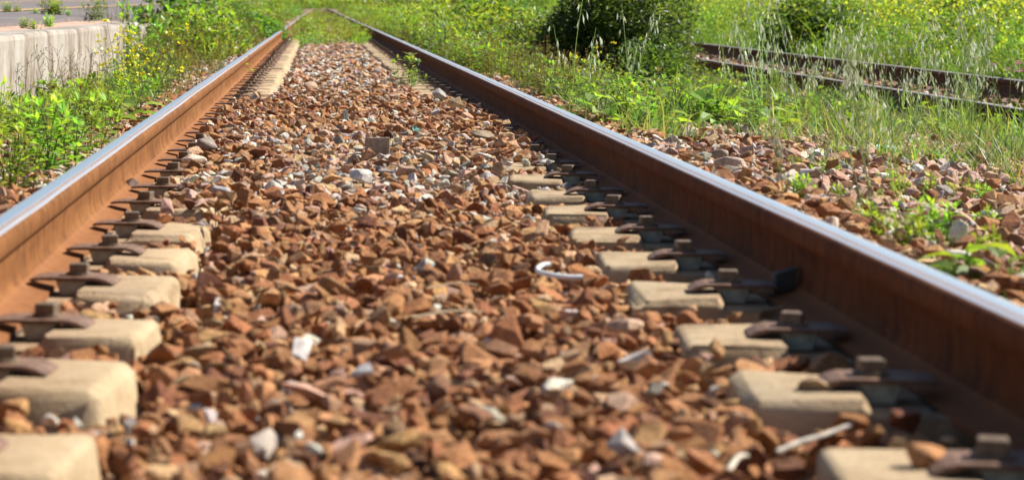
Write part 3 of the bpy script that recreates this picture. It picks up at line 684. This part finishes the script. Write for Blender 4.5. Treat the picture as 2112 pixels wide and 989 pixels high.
def stick(p0, p1, r, col, label, zoff=.03):
    a_, b_ = P(*p0), P(*p1); a_.z += zoff; b_.z += zoff + .022; KO.extend([(a_.lerp(b_, t).x, a_.lerp(b_, t).y - .02, .035) for t in (0, .25, .5, .75, 1)]); a_.z += .022; mid = a_.lerp(b_, .5) + V(0, .004, .006)
    tube_obj('dry_stalk', [a_, a_.lerp(mid, .5), mid, mid.lerp(b_, .5) + V(0, 0, .002), b_], r, plain('straw', col, .7), label, 'stalk', 7, r * .75)
a_, b_ = V(.413, 3.12, .004), V(.528, 3.20, .026); KO += [(.43, 3.10, .03), (.47, 3.13, .03), (.51, 3.16, .03)]
tube_obj('dry_stalk', [a_, a_.lerp(b_, .3) + V(0, 0, .002), a_.lerp(b_, .62) + V(0, 0, -.001), b_], .0042, simple('pale_stalk', [(.35, (.34, .29, .22)), (.65, (.58, .53, .46))], 60, .7, 0), 'short pale dry stalk lying by the nearest blocks of the shaded rail', 'stalk', 7, .0034)
stick((850, 695), (995, 684), .0022, (.46, .36, .22), 'thin straw lying across the middle of the brown ballast', .012)
stick((1500, 1012), (1540, 976), .004, (.52, .46, .36), 'pale stalk end at the bottom edge beside the nearest block', .0)
stick((880, 632), (985, 624), .0016, (.40, .32, .2), 'hair thin dry stalk on the ballast above the longer straw', .012)
def wrapper(px, py, wpx, hpx_, col, label, col2=None):
    q = P(px, py); k = q.y / F; w_, h_ = wpx * k, hpx_ * k; mb = MB(); nx_ = 6; vs = []
    for j in range(4):
        for i in range(nx_):
            vs.append((w_ * (i / (nx_ - 1) - .5), h_ * (j / 3 - .5) * 1.6, .012 + h_ * .5 * j / 3 + random.uniform(-.005, .007)))
    fs_ = [(j * nx_ + i, j * nx_ + i + 1, (j + 1) * nx_ + i + 1, (j + 1) * nx_ + i) for j in range(3) for i in range(nx_ - 1)]
    n0 = len(vs); vs += [(x, y, z - .0015) for x, y, z in vs]; fs_ += [tuple(i + n0 for i in f[::-1]) for f in fs_]
    mb.add(vs, fs_); o = mb.build('wrapper', simple('wrapper_film', [(.4, col), (.5, col2 or col), (.62, (.8, .82, .8))], 60, .3, 0), None); KO.append((q.x, q.y - .03, .06)); o.location = q + V(0, -.01, .022); o.rotation_euler = (.25, .1, random.uniform(-.3, .3))
    return tag(o, label, 'wrapper')
wrapper(1822, 322, 44, 12, (.10, .52, .56), 'crumpled turquoise and white wrapper at the edge of the grass', (.3, .66, .66))
wrapper(1685, 333, 36, 14, (.55, .50, .03), 'small yellow and grey scrap on the shoulder ballast', (.12, .12, .13))
wrapper(858, 284, 16, 7, (.08, .30, .22), 'tiny green scrap on the ballast near the squared stone')
q = P(1440, 132); k = q.y / F
bm = bmesh.new(); bmesh.ops.create_uvsphere(bm, u_segments=14, v_segments=8, radius=.5)
for v in bm.verts: v.co = Vector((v.co.x * .15, v.co.y * .09, max(v.co.z, -.3) * .08))
o = link('crushed_cup', bm_mesh(bm, 'crushed_cup', plain('white_foam', (.78, .8, .78), .5), True)); o.location = (4.85, 25.2, -.20)
tag(o, 'crushed white foam cup lying between the two siding rails', 'litter')

# the bed itself, leaving room for the things lying on it
add_stones(grid(-1.22, 1.22, 2.3, 18, .046), -.032, .050, w_mid)
add_stones(grid(-1.22, 1.22, 2.3, 18, .047), -.008, .048, w_mid, rnd=.010)
add_stones(grid(-1.0, 1.0, 2.3, 18, .062), .012, .046, w_mid, rnd=.010, tilt=.42)
add_stones(grid(-1.0, 1.0, 2.3, 18, .043), .004, .028, w_mid, rnd=.012, tilt=.6)
add_stones(grid(-1.2, 1.2, 18, 40, .062), -.022, .062, w_mid)
add_stones(grid(-1.0, 1.0, 18, 40, .085), .0, .058, w_mid)
add_stones(grid(-1.0, 1.0, 40, 110, .16), .0, .11, w_mid)
add_stones(grid(1.18, 3.5, 4, 17, .050), -.020, .052, w_side)
add_stones(grid(1.18, 3.4, 4, 16, .058), .006, .050, w_side, rnd=.013, tilt=.4)
add_stones(grid(1.18, 3.2, 4, 14, .10), .024, .054, w_side, rnd=.012, tilt=.5)
add_stones(grid(-1.92, -1.18, 5, 24, .058), -.020, .055, w_side)
add_stones(grid(-1.9, -1.18, 5, 24, .075), .006, .052, w_side, tilt=.4)
add_stones(grid(3.5, 7.0, 9, 45, .13), -.0, .06, w_mid, keep=lambda x, y, n: rng.random(n) < .7)
arr = [np.concatenate([b_[k] for b_ in BX]) for k in range(5)]
tag(gn_scatter('ballast', protos, *arr), 'rust brown crushed stone ballast between and beside the rails', 'ballast', None, 'stuff')

# ------------------------------------------------------------------ platform
plat = empty('platform', (0, 0, 0)); tag(plat, 'low station platform of worn grey asphalt with a stained pale retaining wall', 'platform')
def wall_mesh(y0, y1, name, top=.406):
    ysn = np.arange(y0, y1 + .01, .22); mb = MB(); pr = []
    n = 0
    for y in ysn:
        t = top + .003 * max(0, y - 22) + .003 * math.sin(y * 1.7) + .002 * math.sin(y * 4.3) + random.gauss(0, .0007); jx = random.gauss(0, .0004)
        pr = [(-1.93 + jx, -.3), (-1.928 + jx, .1), (-1.93 + jx, t - .03), (-1.937, t - .008), (-1.957, t), (-2.05, t + .002), (-2.18, t + .002), (-2.18, -.3)]
        mb.v += [(x, y, z) for x, z in pr]; mb.c += [(1, 1, 1, 1)] * 8
    for j in range(len(ysn) - 1):
        for i in range(8):
            a_, b_ = j * 8 + i, j * 8 + (i + 1) % 8; mb.f.append((a_, b_, b_ + 8, a_ + 8)); mb.mi.append(0)
    e = (len(ysn) - 1) * 8; mb.f += [tuple(range(8))[::-1], tuple(range(e, e + 8))]; mb.mi += [0, 0]
    me = mb.mesh(name, M['wall']); bm = bmesh.new(); bm.from_mesh(me); bmesh.ops.recalc_face_normals(bm, faces=list(bm.faces)); bm.to_mesh(me); bm.free()
    return me
link('retaining_wall', wall_mesh(5, 22.6, 'retaining_wall'), plat)
link('retaining_wall', wall_mesh(22.64, 23.9, 'retaining_wall', .40), plat)
link('retaining_wall', wall_mesh(26.6, 70, 'retaining_wall', .30), plat)
def sheet(name, x0, x1, y0, y1, zf, m, th=.08, nx_=8, ny_=40):
    gx = np.linspace(x0, x1, nx_); gy = np.linspace(y0, y1, ny_); vs = []; 
    for y in gy:
        for x in gx: vs.append((x, y, float(zf(x, y))))
    fs_ = [(j * nx_ + i, j * nx_ + i + 1, (j + 1) * nx_ + i + 1, (j + 1) * nx_ + i) for j in range(ny_ - 1) for i in range(nx_ - 1)]
    n0 = len(vs)
    # skirt at the high-x edge
    for j in range(ny_): vs.append((x1, gy[j], vs[j * nx_ + nx_ - 1][2] - th))
    for j in range(ny_ - 1): fs_.append((j * nx_ + nx_ - 1, n0 + j, n0 + j + 1, (j + 1) * nx_ + nx_ - 1))
    mb = MB(); mb.add(vs, fs_); return link(name, mb.mesh(name, m), plat)
sheet('tile_edging', -2.62, -2.182, 5, 24.2, lambda x, y: .407 + .003 * max(0, y - 22) + .004 * math.sin(y * 9) * math.sin(x * 17), M['tile'], .3, 6, 90)
sheet('asphalt_surface', -40, -2.6, 4, 110, lambda x, y: float(platform_z(max(x, -14), y)) + .012 * (1 if x < -2.61 else .4) + .006 * math.sin(y * 3.3) * (x > -4), M['asphalt'], .25, 40, 120)
sheet('painted_line', -3.88, -3.72, 5, 60, lambda x, y: float(platform_z(x, y)) + .024, M['yellow'], .001, 3, 120)
sheet('painted_line', -6.1, -5.95, 5, 70, lambda x, y: float(platform_z(x, y)) + .02, M['yellow'], .001, 3, 120)
bm = bmesh.new(); pts = [(-2.0, 24.35), (-1.95, 26.2), (-2.22, 26.25), (-2.25, 24.3)]
bm = box_bm(-2.2, -1.95, 24.4, 26.4, -.2, .36, .03, 2, .035)
tag(link('wall_remnant', bm_mesh(bm, 'wall_remnant', M['wall'])), 'broken pale stub of concrete wall half hidden in weeds past the platform wall end', 'wall')

# ------------------------------------------------------------------ plants
PR = {}
def protos_of(kind, fn, n): PR[kind] = [make_proto(kind, fn(i)) for i in range(n)]; return PR[kind]
USED = {}
def place(kind, px, py, sc=1., rz=None, loc=None, info=None):
    ps = PR[kind]; i = USED.get(kind, 0); USED[kind] = i + 1
    o = ps[i] if i < len(ps) else copy_tree(ps[i % len(ps)])
    o.location = loc if loc is not None else P(px, py); o.rotation_euler = (random.gauss(0, .04), random.gauss(0, .04), random.uniform(0, 6.28) if rz is None else rz)
    o.scale = (sc,) * 3; return o
def cleanup():
    for k, ps in PR.items():
        for o in ps[USED.get(k, 0):]:
            for c_ in list(o.children): bpy.data.objects.remove(c_)
            bpy.data.objects.remove(o)
def patch(kind, name, cat, group, n, xr, yr, sc, lab, poly=None, extra=None, free=None):
    """n plants with their roots spread over a patch of ground; labelled by size and their order from the left"""
    pts = []
    tries = 0
    while len(pts) < n and tries < 4000:
        tries += 1; px, py = random.uniform(*xr), random.uniform(*yr)
        if poly and not poly(px, py): continue
        if any(abs(px - a_) < 9 and abs(py - b_) < 7 for a_, b_ in pts): continue
        pts.append((px, py))
    for p_ in (extra or []): pts.append(p_)
    pts.sort()
    for i, (px, py) in enumerate(pts):
        s = random.uniform(*sc); o = place(kind, px, py, s); o.name = name
        size = 'small' if s < sc[0] + (sc[1] - sc[0]) * .33 else 'medium' if s < sc[0] + (sc[1] - sc[0]) * .66 else 'large'
        tag(o, f'{size} {lab}, {ordinal(i)} from the left', cat, group)

protos_of('leafy', lambda i: mk_leafy(.22 + .02 * i, 8 + i % 3, .13, .068, .034, ((YG, MG, MG), (YG, MG, OL), (MG, DG, DG3), (MG, GG, OL))[i % 4], 9), 4)
protos_of('ferny', lambda i: mk_leafy(.20, 10, .11, .052, .017, ((.22, .37, .03), YG), 15), 3)
protos_of('mustard', lambda i: mk_mustard(.46, 3 + i % 2, 6, 7, 9, .6), 3)
protos_of('oat', lambda i: mk_oat(.80 + .05 * (i % 3), 4 + i % 2, 10), 6)
protos_of('grass', lambda i: mk_grass(.16 + .03 * i, 90, .08, .0062), 4)
protos_of('spike', lambda i: mk_spike(.34, 24, .12), 3)
protos_of('bigleaf', lambda i: mk_bigleaf(.18, 20, .105, .08, ((YG, MG), (MG, (.27, .36, .04)), (GG, MG))[i % 3]), 3)
protos_of('dry', lambda i: mk_dry(.34, 3), 3)
protos_of('pink', lambda i: mk_pink(.34), 2)
protos_of('thatch', lambda i: mk_grass(.12, 70, .09, .005, ((.46, .38, .20), (.38, .31, .15), (.30, .26, .09), (.22, .26, .06)))  , 3)
protos_of('tuft', lambda i: mk_leafy(.08, 14, .06, .04, .011, (YG, (.24, .36, .03)), 7), 3)

# left patch between wall and rail
rail_edge = lambda py: 167 + (329 - py) / .665 - 22          # image x of the sunlit rail's outer edge
lp = lambda px, py: px < rail_edge(py) - 10
patch('leafy', 'leafy_weed', 'weed', 'leafy weeds below the platform wall', 16, (-60, 420), (180, 285), (.5, 1.15), 'leafy green weed between platform wall and rail', lp)
patch('ferny', 'feathery_weed', 'weed', 'feathery weeds beside the sunlit rail', 22, (-40, 400), (195, 310), (.7, 1.35), 'feathery bright green weed below the platform wall', lp, [(160, 345), (45, 372), (25, 400), (215, 318), (105, 360)])
patch('bigleaf', 'broadleaf_weed', 'weed', 'broad leaved weeds below the platform wall', 18, (0, 420), (185, 285), (.5, 1.1), 'broad leaved weed below the platform wall', lp, [(80, 262), (100, 250)])
patch('grass', 'grass_tuft', 'grass', 'grass tufts below the platform wall', 30, (-40, 400), (175, 280), (.5, .95), 'grass tuft below the platform wall', lp)
patch('mustard', 'mustard_plant', 'wildflower', 'yellow mustard plants below the platform wall', 1, (215, 400), (195, 245), (.9, 1.15), 'yellow flowering mustard plant before the platform wall', lp, [(255, 228), (320, 232), (235, 205), (290, 246)])
patch('spike', 'seeding_weed', 'weed', 'brownish seeding weeds by the sunlit rail', 8, (150, 440), (165, 270), (.45, .85), 'olive brown seeding weed between platform wall and rail', lp)
patch('dry', 'budding_weed', 'weed', 'dark stemmed weeds against the platform wall', 0, (0, 1), (0, 1), (.95, 1.25), 'dark stemmed budding weed against the pale wall', None, [(108, 225), (85, 220), (40, 236), (150, 216), (205, 205), (180, 200)])
# tall growth at the wall's end
for i, (px, py, top, kd) in enumerate([(240, 150, -8, 'spike'), (292, 152, -6, 'leafy'), (262, 155, 30, 'leafy'), (330, 150, 40, 'spike'), (372, 150, 60, 'spike'), (410, 165, 78, 'spike'), (440, 160, 90, 'spike'), (350, 165, 95, 'leafy'), (300, 160, 70, 'spike'), (455, 150, 105, 'leafy')]):
    q = P(px, py); h = hpx(py, top, q.y); base = {'spike': .33, 'leafy': .22}[kd]
    o = place(kd, px, py, h / base); o.scale = (h / base * .55, h / base * .55, h / base); o.name = {'spike': 'seeding_weed', 'leafy': 'leafy_weed'}[kd]
    tag(o, f'{"brownish seeding" if kd == "spike" else "tall leafy green"} weed past the platform wall end, {ordinal(i)} of the clump', 'weed', 'tall weeds at the platform wall end')
# weeds on the platform
for px, py, s, kd, lab in [(15, 28, .9, 'tuft', 'low olive weed on the platform asphalt at the left edge'), (35, 28, .7, 'tuft', 'small reddish weed on the platform beside the left edge weed'), (98, 31, 1.5, 'tuft', 'spiky grey green weed on the platform beside the painted line'), (118, 32, 1.2, 'tuft', 'rounded green weed on the platform right of the spiky one'), (72, 30, .5, 'tuft', 'tiny weed on the painted platform line'), (195, 38, 1.9, 'leafy', 'broad dark green weed at the platform edge before the wall end'), (215, 38, 1.6, 'spike', 'reddish green weed at the platform edge next to the dark one'), (100, 55, .8, 'tuft', 'bright green weed in the crack behind the wall coping'), (50, 58, .6, 'tuft', 'creeping yellowish weed along the asphalt edge'), (70, 60, .55, 'tuft', 'creeping weed between asphalt and tiles, right of the yellowish one'), (140, 34, .5, 'tuft', 'tiny dark weed alone on the platform asphalt')]:
    d = 12.
    for _ in range(60):
        x = CAMX + (px - VX) * d / F; zz = float(platform_z(x, d)) if x < -2.6 else .41; d = .6 * d + .4 * F * (CAMZ - zz) / max(1, py - VY)
        d = min(max(d, 8), 45)
    x = CAMX + (px - VX) * d / F; zz = float(platform_z(x, d)) + .012 if x < -2.6 else .41
    sc = {'tuft': s * 1.5, 'leafy': s * .6, 'spike': s * .5}[kd]
    o = place(kd, 0, 0, sc, None, V(x, d, zz)); o.name = 'platform_weed'; tag(o, lab, 'weed', 'weeds growing on the platform')

# right patch
re_ = lambda px: 153 + .423 * (px - 1000)                     # image y of the shaded rail's outer edge
rp = lambda px, py: py > re_(px) - 4 and py < re_(px) + 400
patch('spike', 'seeding_weed', 'weed', 'brownish seeding weeds beside the shaded rail', 16, (985, 1200), (150, 222), (.75, 1.15), 'brownish seeding weed between shaded rail and dark bush', lambda px, py: py < re_(px) + 6 and py > 150)
patch('leafy', 'leafy_weed', 'weed', 'lush weeds along the shaded rail', 40, (760, 1010), (72, 165), (.8, 1.5), 'lush green weed behind the shaded rail', lambda px, py: re_(px) - 26 < py < re_(px) + 12)
patch('bigleaf', 'broadleaf_weed', 'weed', 'broad leaved weeds beside the dark bush', 20, (1090, 1460), (172, 275), (.6, 1.05), 'bright broad leaved weed between the rail and dark bush', lambda px, py: py < re_(px) - 18, [(1265, 178), (1300, 185), (1520, 212), (1555, 268), (1470, 255), (1240, 262), (1600, 262), (1715, 212)])
patch('leafy', 'leafy_weed', 'weed', 'leafy weeds below the dark bush', 44, (1080, 1640), (180, 290), (.5, 1.0), 'leafy green weed on the shoulder below the dark bush', lambda px, py: py < re_(px) - 14)
patch('grass', 'grass_tuft', 'grass', 'grass tufts before the siding rails', 90, (1380, 2180), (205, 350), (.7, 1.45), 'pale green grass tuft between siding and bare stones', lambda px, py: py < re_(px) - 10 and py < 272 + (px - 1400) * .15 and py > 195 + (px - 1400) * .07)
patch('oat', 'wild_oat', 'wild oat', 'wild oats before the siding rails', 20, (1480, 2170), (225, 330), (.7, 1.08), 'wild oat with drooping pale spikelets before the siding', lambda px, py: py < 250 + (px - 1400) * .11 and py > 190 + (px - 1400) * .09, [(1175, 262), (1300, 235), (1590, 255), (1625, 262), (1660, 280), (1690, 275), (1780, 300), (1800, 290), (1830, 305), (1600, 270), (1860, 300)])
for px, py, s, lab in [(1800, 440, .62, 'wild oat stalk standing alone on stones, blurred before the turquoise wrapper'), (1858, 420, .5, 'short wild oat stalk rising from the shoulder stones'), (1618, 430, .45, 'thin wild oat stalk close behind the shaded rail head')]:
    o = place('oat', px, py, s); o.name = 'wild_oat'; tag(o, lab, 'wild oat', 'wild oats on the shoulder stones')
for px, py, s, kd, lab in [(1650, 412, .9, 'tuft', 'mossy yellow green tuft behind the shaded rail head'), (1925, 412, 1.1, 'tuft', 'low green tuft in the stones right of the wild oat stalk'), (1880, 528, 1.3, 'tuft', 'bright green feathery tuft behind the rail head'), (1925, 505, 1.4, 'tuft', 'bright green grassy tuft right of the feathery one'), (1800, 480, 1.0, 'tuft', 'thin green tuft at the rail side below the oat stalk'), (1790, 478, .5, 'grass', 'sparse grass sprig at the rail side'), (2030, 600, .45, 'grass', 'pale blade cluster near the right edge'), (2090, 612, .75, 'bigleaf', 'bright broad leaved seedling at the right edge'), (2060, 600, .55, 'bigleaf', 'grey green leaved seedling beside the right edge seedling'), (1990, 590, .8, 'tuft', 'low yellowish tuft by the rail head near the right edge'), (2112, 400, 1.1, 'grass', 'green grass clump on the stones at the right edge'), (2060, 372, 1.1, 'grass', 'grass clump leaning over stones left of the right edge clump'), (1970, 415, .5, 'grass', 'flat grass blades lying over the pink stone')]:
    o = place(kd, px, py, s); o.name = {'tuft': 'weed_tuft', 'grass': 'grass_tuft', 'bigleaf': 'seedling'}[kd]; tag(o, lab, 'weed' if kd != 'grass' else 'grass', 'small plants on the shoulder stones')
patch('tuft', 'weed_tuft', 'weed', 'small tufts rooted between the shoulder stones', 16, (1400, 2110), (280, 560), (.4, 1.0), 'green tuft rooted between the shoulder stones', lambda px, py: py < re_(px) - 16 and py > 285 + (px - 1400) * .1)
patch('grass', 'grass_tuft', 'grass', 'grass sprigs rooted between the shoulder stones', 14, (1400, 2112), (280, 480), (.35, .8), 'grass sprig rooted between the shoulder stones', lambda px, py: py < re_(px) - 16 and py > 275 + (px - 1400) * .1)
patch('bigleaf', 'broadleaf_weed', 'weed', 'broad leaved weeds crowding the shaded rail', 9, (1020, 1350), (150, 290), (.5, .85), 'broad leaved weed crowding the back of the shaded rail', lambda px, py: re_(px) - 46 < py < re_(px) - 4)
patch('thatch', 'straw_tuft', 'grass', 'dry straw tufts before the siding', 34, (1380, 2180), (225, 365), (.7, 1.4), 'straw coloured dry grass tuft among the oats before the siding', lambda px, py: py < 275 + (px - 1400) * .15 and py > 205 + (px - 1400) * .08 and py < re_(px) - 10)
patch('thatch', 'straw_tuft', 'grass', 'dry straw tufts below the platform', 10, (0, 420), (180, 300), (.6, 1.2), 'straw coloured dry grass tuft below the platform wall', lp)
patch('leafy', 'leafy_weed', 'weed', 'leafy weeds between the two tracks', 34, (1130, 1760), (185, 300), (.5, 1.05), 'bright leafy weed between the two tracks', lambda px, py: py < re_(px) - 14 and py < 268 + (px - 1400) * .1)
patch('grass', 'grass_tuft', 'grass', 'grass tufts overlapping the near siding rail', 14, (1450, 2180), (170, 290), (.6, 1.1), 'tall grass tuft overlapping the near siding rail', lambda px, py: 168 + (px - 1452) * .17 < py < 190 + (px - 1452) * .17)
patch('leafy', 'leafy_weed', 'weed', 'leafy weeds crowding the sunlit rail', 16, (60, 480), (100, 320), (.55, 1.1), 'leafy weed crowding the back of the sunlit rail', lambda px, py: rail_edge(py) - 80 < px < rail_edge(py))
patch('bigleaf', 'broadleaf_weed', 'weed', 'large broad leaved weeds between the two tracks', 16, (1130, 1600), (195, 282), (.85, 1.35), 'lush broad leaved clump on the shoulder between the two tracks', lambda px, py: py < re_(px) - 16 and py < 275)
band = lambda lo, hi: (lambda px, py: re_(px) + lo < py < re_(px) + hi)
patch('leafy', 'leafy_weed', 'weed', 'leafy weeds crowding the shaded rail', 52, (960, 1345), (110, 292), (.55, 1.0), 'leafy weed crowding the back of the shaded rail', band(-38, 4))
patch('grass', 'grass_tuft', 'grass', 'grass tufts crowding the shaded rail', 44, (980, 1400), (110, 300), (.7, 1.15), 'grass tuft crowding the back of the shaded rail', band(-38, 5))
patch('spike', 'seeding_weed', 'weed', 'seeding weeds crowding the shaded rail', 9, (960, 1250), (110, 262), (.5, .85), 'olive seeding weed crowding the back of the shaded rail', band(-40, -3))
lband = lambda px, py: rail_edge(py) - 75 < px < rail_edge(py) + 2
patch('ferny', 'feathery_weed', 'weed', 'feathery weeds crowding the sunlit rail', 16, (240, 500), (95, 240), (.7, 1.3), 'feathery weed crowding the back of the sunlit rail', lband)
patch('grass', 'grass_tuft', 'grass', 'grass tufts crowding the sunlit rail', 16, (200, 500), (95, 260), (.7, 1.3), 'grass tuft crowding the back of the sunlit rail', lband)
patch('spike', 'seeding_weed', 'weed', 'seeding weeds crowding the sunlit rail', 10, (300, 500), (95, 210), (.6, 1.1), 'brownish seeding weed crowding the back of the sunlit rail', lband)
patch('bigleaf', 'broadleaf_weed', 'weed', 'broad leaved weeds at the siding', 8, (1640, 2120), (215, 300), (.6, 1.0), 'broad leaved weed among the oats before the siding', lambda px, py: 195 + (px - 1400) * .07 < py < 250 + (px - 1400) * .1)
o = place('mustard', 1212, 222, .82); o.name = 'mustard_plant'; tag(o, 'single mustard plant with yellow heads before the dark bush', 'wildflower')
for i, (px, py, lab) in enumerate([(2085, 205, 'pink mallow in flower by the far siding rail at the right edge'), (2120, 200, 'second pink mallow cut off by the right edge')]):
    o = place('pink', 0, 0, 1.15, None, V(CAMX + (px - VX) * 21.5 / F, 21.5, -.25)); o.scale = (1.1, 1.1, .95); o.name = 'pink_mallow'; tag(o, lab, 'wildflower', 'pink mallows beyond the siding')
# sapling between the rails, with a low weed at its foot
def mk_sapling():
    st, lf = MB(), MB(); pts = [V(0, 0, -.01), V(.004, 0, .05), V(-.003, 0, .10), V(.008, 0, .16), V(.010, 0, .205)]; tube(st, pts, .0048, .003, (.12, .06, .035), 6)
    for i in range(17):
        a = i * 2.4; up = .15 + .6 * (i > 7); leaf(lf, pts[-1] + V(0, 0, random.uniform(-.035, .015)), V(math.cos(a), math.sin(a), up), random.uniform(.06, .08), .034, jc((.26, .40, .05)), .25, 0, .25)
    for i in range(3): leaf(lf, pts[3] + V(0, 0, -.02), rdir(.1, .5), .035, .016, jc(YG), .3)
    return {'stem': (st, 'leaf'), 'leaves': (lf, 'leaf')}
protos_of('sapling', lambda i: mk_sapling(), 1)
q = P(843, 188); o = place('sapling', 843, 188, hpx(188, 110, q.y) / .235, .4); o.name = 'sapling'; tag(o, 'young sapling with a bare dark stem and bright top leaves on the ballast', 'sapling')
for px, py, s, lab in [(832, 190, .8, 'low bright weed at the foot of the sapling'), (856, 186, .7, 'small leafy weed just behind the sapling stem'), (505, 163, .55, 'tiny green weed against the sunlit rail foot'), (880, 178, .25, 'tiny seedling between the shaded rail sleepers'), (556, 105, .5, 'dark little weed on the sunlit rail foot, far along')]:
    o = place('leafy', px, py, s); o.name = 'leafy_weed'; tag(o, lab, 'weed', 'weeds growing between the main rails')

# shrubs and bushes
def bush(px, d, rx, h, n, L_, W_, cols, lab, name='bush', tips=40, sy=.8):
    x = CAMX + (px - VX) * d / F; o = make_proto(name, mk_shrub(rx, rx * sy, h, n, L_, W_, cols, tips)); o.location = (x, d, float(G(x, d)) - .03); tag(o, lab, 'bush', 'bushes beside the tracks'); return o

bush(1235, 22.5, .72, .98, 9500, .060, .026, (DG, DG2, DG2, DG3), 'large dark green leafy bush between the main track and the siding', tips=150)
bush(1360, 22.8, .36, .92, 2600, .05, .02, (MG, DG3, OL), 'lighter olive shrub with upright shoots beside the large dark bush', tips=50)
bush(1350, 20.8, .42, .50, 2000, .04, .018, (DG2, MG, DG3), 'low dense shrub at the foot of the dark bush by the siding', tips=20)
bush(1120, 24.5, .55, .62, 2600, .05, .022, (DG2, DG3, OL), 'low dark mound sloping off the large bush towards the rail', tips=30)
bush(1690, 38, .9, 1.0, 3000, .09, .05, (DG2, DG3, MG), 'dark green bush in the yellow field beyond the siding')
bush(1052, 42, .9, .85, 2200, .09, .05, (DG2, MG), 'dark bush far behind the rail, left of the large bush')
bush(985, 36, .6, .68, 1500, .08, .045, (DG2, MG), 'mid green bush far along the shaded rail')
bush(430, 34, .55, .66, 1600, .08, .04, (DG, DG2, MG), 'dark bush on the left bank past the platform end')
bush(500, 38, .8, .50, 2000, .09, .05, ((.12, .26, .03), MG), 'bright green bush on the left bank above the rail')
bush(365, 33, .6, .70, 1600, .08, .05, ((.10, .2, .03), MG, DG2), 'tall green bush at the end of the platform asphalt')
bush(1975, 45, .9, 1.0, 1800, .09, .05, (MG, DG3), 'rounded green bush in the field near the right edge')

# far vegetation (stuff)
def far_stuff(name, regions, lab, cat, mbs):
    coll = bpy.data.collections.new(name + '_shapes')
    for i, mb in enumerate(mbs): coll.objects.link(bpy.data.objects.new(f'{name}_{i:02d}', mb.mesh(name, M['leaf'])))
    ps, sc, ix = [], [], []
    for (xf, y0, y1, n, s0, s1, kinds) in regions:
        for i in range(n):
            y = y0 * (y1 / y0) ** random.random(); lo, hi = xf(y); x = random.uniform(lo, hi); s = random.uniform(s0, s1)
            ps.append((x, y, float(G(x, y)) - .02)); sc.append((s * random.uniform(.8, 1.2), s * random.uniform(.8, 1.2), s * random.uniform(.8, 1.15))); ix.append(random.choice(kinds))
    n = len(ps); rot = np.stack([np.zeros(n), np.zeros(n), rng.uniform(0, 6.28, n)], 1)
    return tag(gn_scatter(name, coll, np.array(ps), rot, np.array(sc), np.array(ix, 'i'), np.ones((n, 4))), lab, cat, None, 'stuff')
U = [mk_farclump(.6, .3, 170, .075, .04, (YG, MG)), mk_farclump(.6, .3, 150, .07, .035, (MG, DG3, OL)), mk_farclump(.55, .28, 90, .06, .03, (OL, YG, BR), 0, 60),
     mk_farclump(.6, .3, 110, .07, .03, (YG, (.26, .33, .04)), 5, 25), mk_farclump(.55, .3, 150, .08, .05, ((.13, .27, .03), MG))]
far_stuff('undergrowth', [
    (lambda y: (-1.9, -1.15), 24.3, 60, 380, .6, 1.15, (1, 2, 2, 0)),
    (lambda y: (max(-4.5, -.054 * y - .1), -1.5), 30, 190, 800, .8, 1.35, (0, 1, 4, 4, 2)),
    (lambda y: (-9, -.07 * y + 1), 90, 220, 200, .9, 1.5, (0, 1, 4)),
    (lambda y: (1.25, 1.9), 22, 120, 460, .45, .8, (0, 2, 4, 0)),
    (lambda y: (1.7, 3.7), 27, 220, 1150, .75, 1.3, (0, 0, 4, 1, 3)),
    (lambda y: (-.62, .50), 33.2, 38.5, 52, .15, .62, (0, 4, 1, 0)),
    (lambda y: (-.66, .62), 37, 95, 250, .2, .8, (2, 1, 0, 2)),
    (lambda y: (-.66, .62), 95, 260, 70, .4, .6, (2, 2, 1)),
], 'blurred green undergrowth along both sides of the track and between its far rails', 'undergrowth', U)
Fm = [mk_farclump(.7, .35, 120, .07, .03, (YG, MG, MG, DG3), 6, 12), mk_farclump(.7, .35, 130, .07, .03, (YG, MG, DG3, DG3), 2, 14), mk_farclump(.6, .35, 150, .07, .035, (MG, DG3), 1, 20), mk_farclump(.75, .35, 70, .06, .03, (OL, YG, MG), 8, 16)]
far_stuff('flower_field', [
    (lambda y: (6.4 + .02 * y, 8 + .05 * y), 14, 60, 700, .45, .8, (1, 2, 2, 0)),
    (lambda y: (7 + .02 * y, 6 + .36 * y), 20, 200, 3600, .8, 1.45, (0, 1, 0, 3, 2)),
    (lambda y: (3.6, 5.6 + .02 * y), 45, 200, 300, .4, .8, (1, 2, 3)),
], 'green field of yellow mustard flowers beyond the siding', 'field', Fm)
bk = bpy.data.collections
far_stuff('hedgerow', [(lambda y: (-40, -22), 110, 150, 260, 1.0, 1.6, (0, 1, 2)), (lambda y: (-7, 7), 335, 420, 70, 2.2, 3.4, (0, 1, 2)), (lambda y: (4, 150), 190, 330, 900, 2.2, 4.2, (0, 1, 2)), (lambda y: (-60, -3.5), 190, 330, 420, 2.2, 3.6, (0, 1, 2))], 'dim green hedge growth beyond platform and field in the far distance', 'hedge', [mk_farclump(.7, .5, 160, .12, .08, (MG, DG3)), mk_farclump(.7, .5, 160, .12, .08, (MG, YG)), mk_farclump(.6, .5, 160, .12, .08, (DG3, OL))])
cleanup()
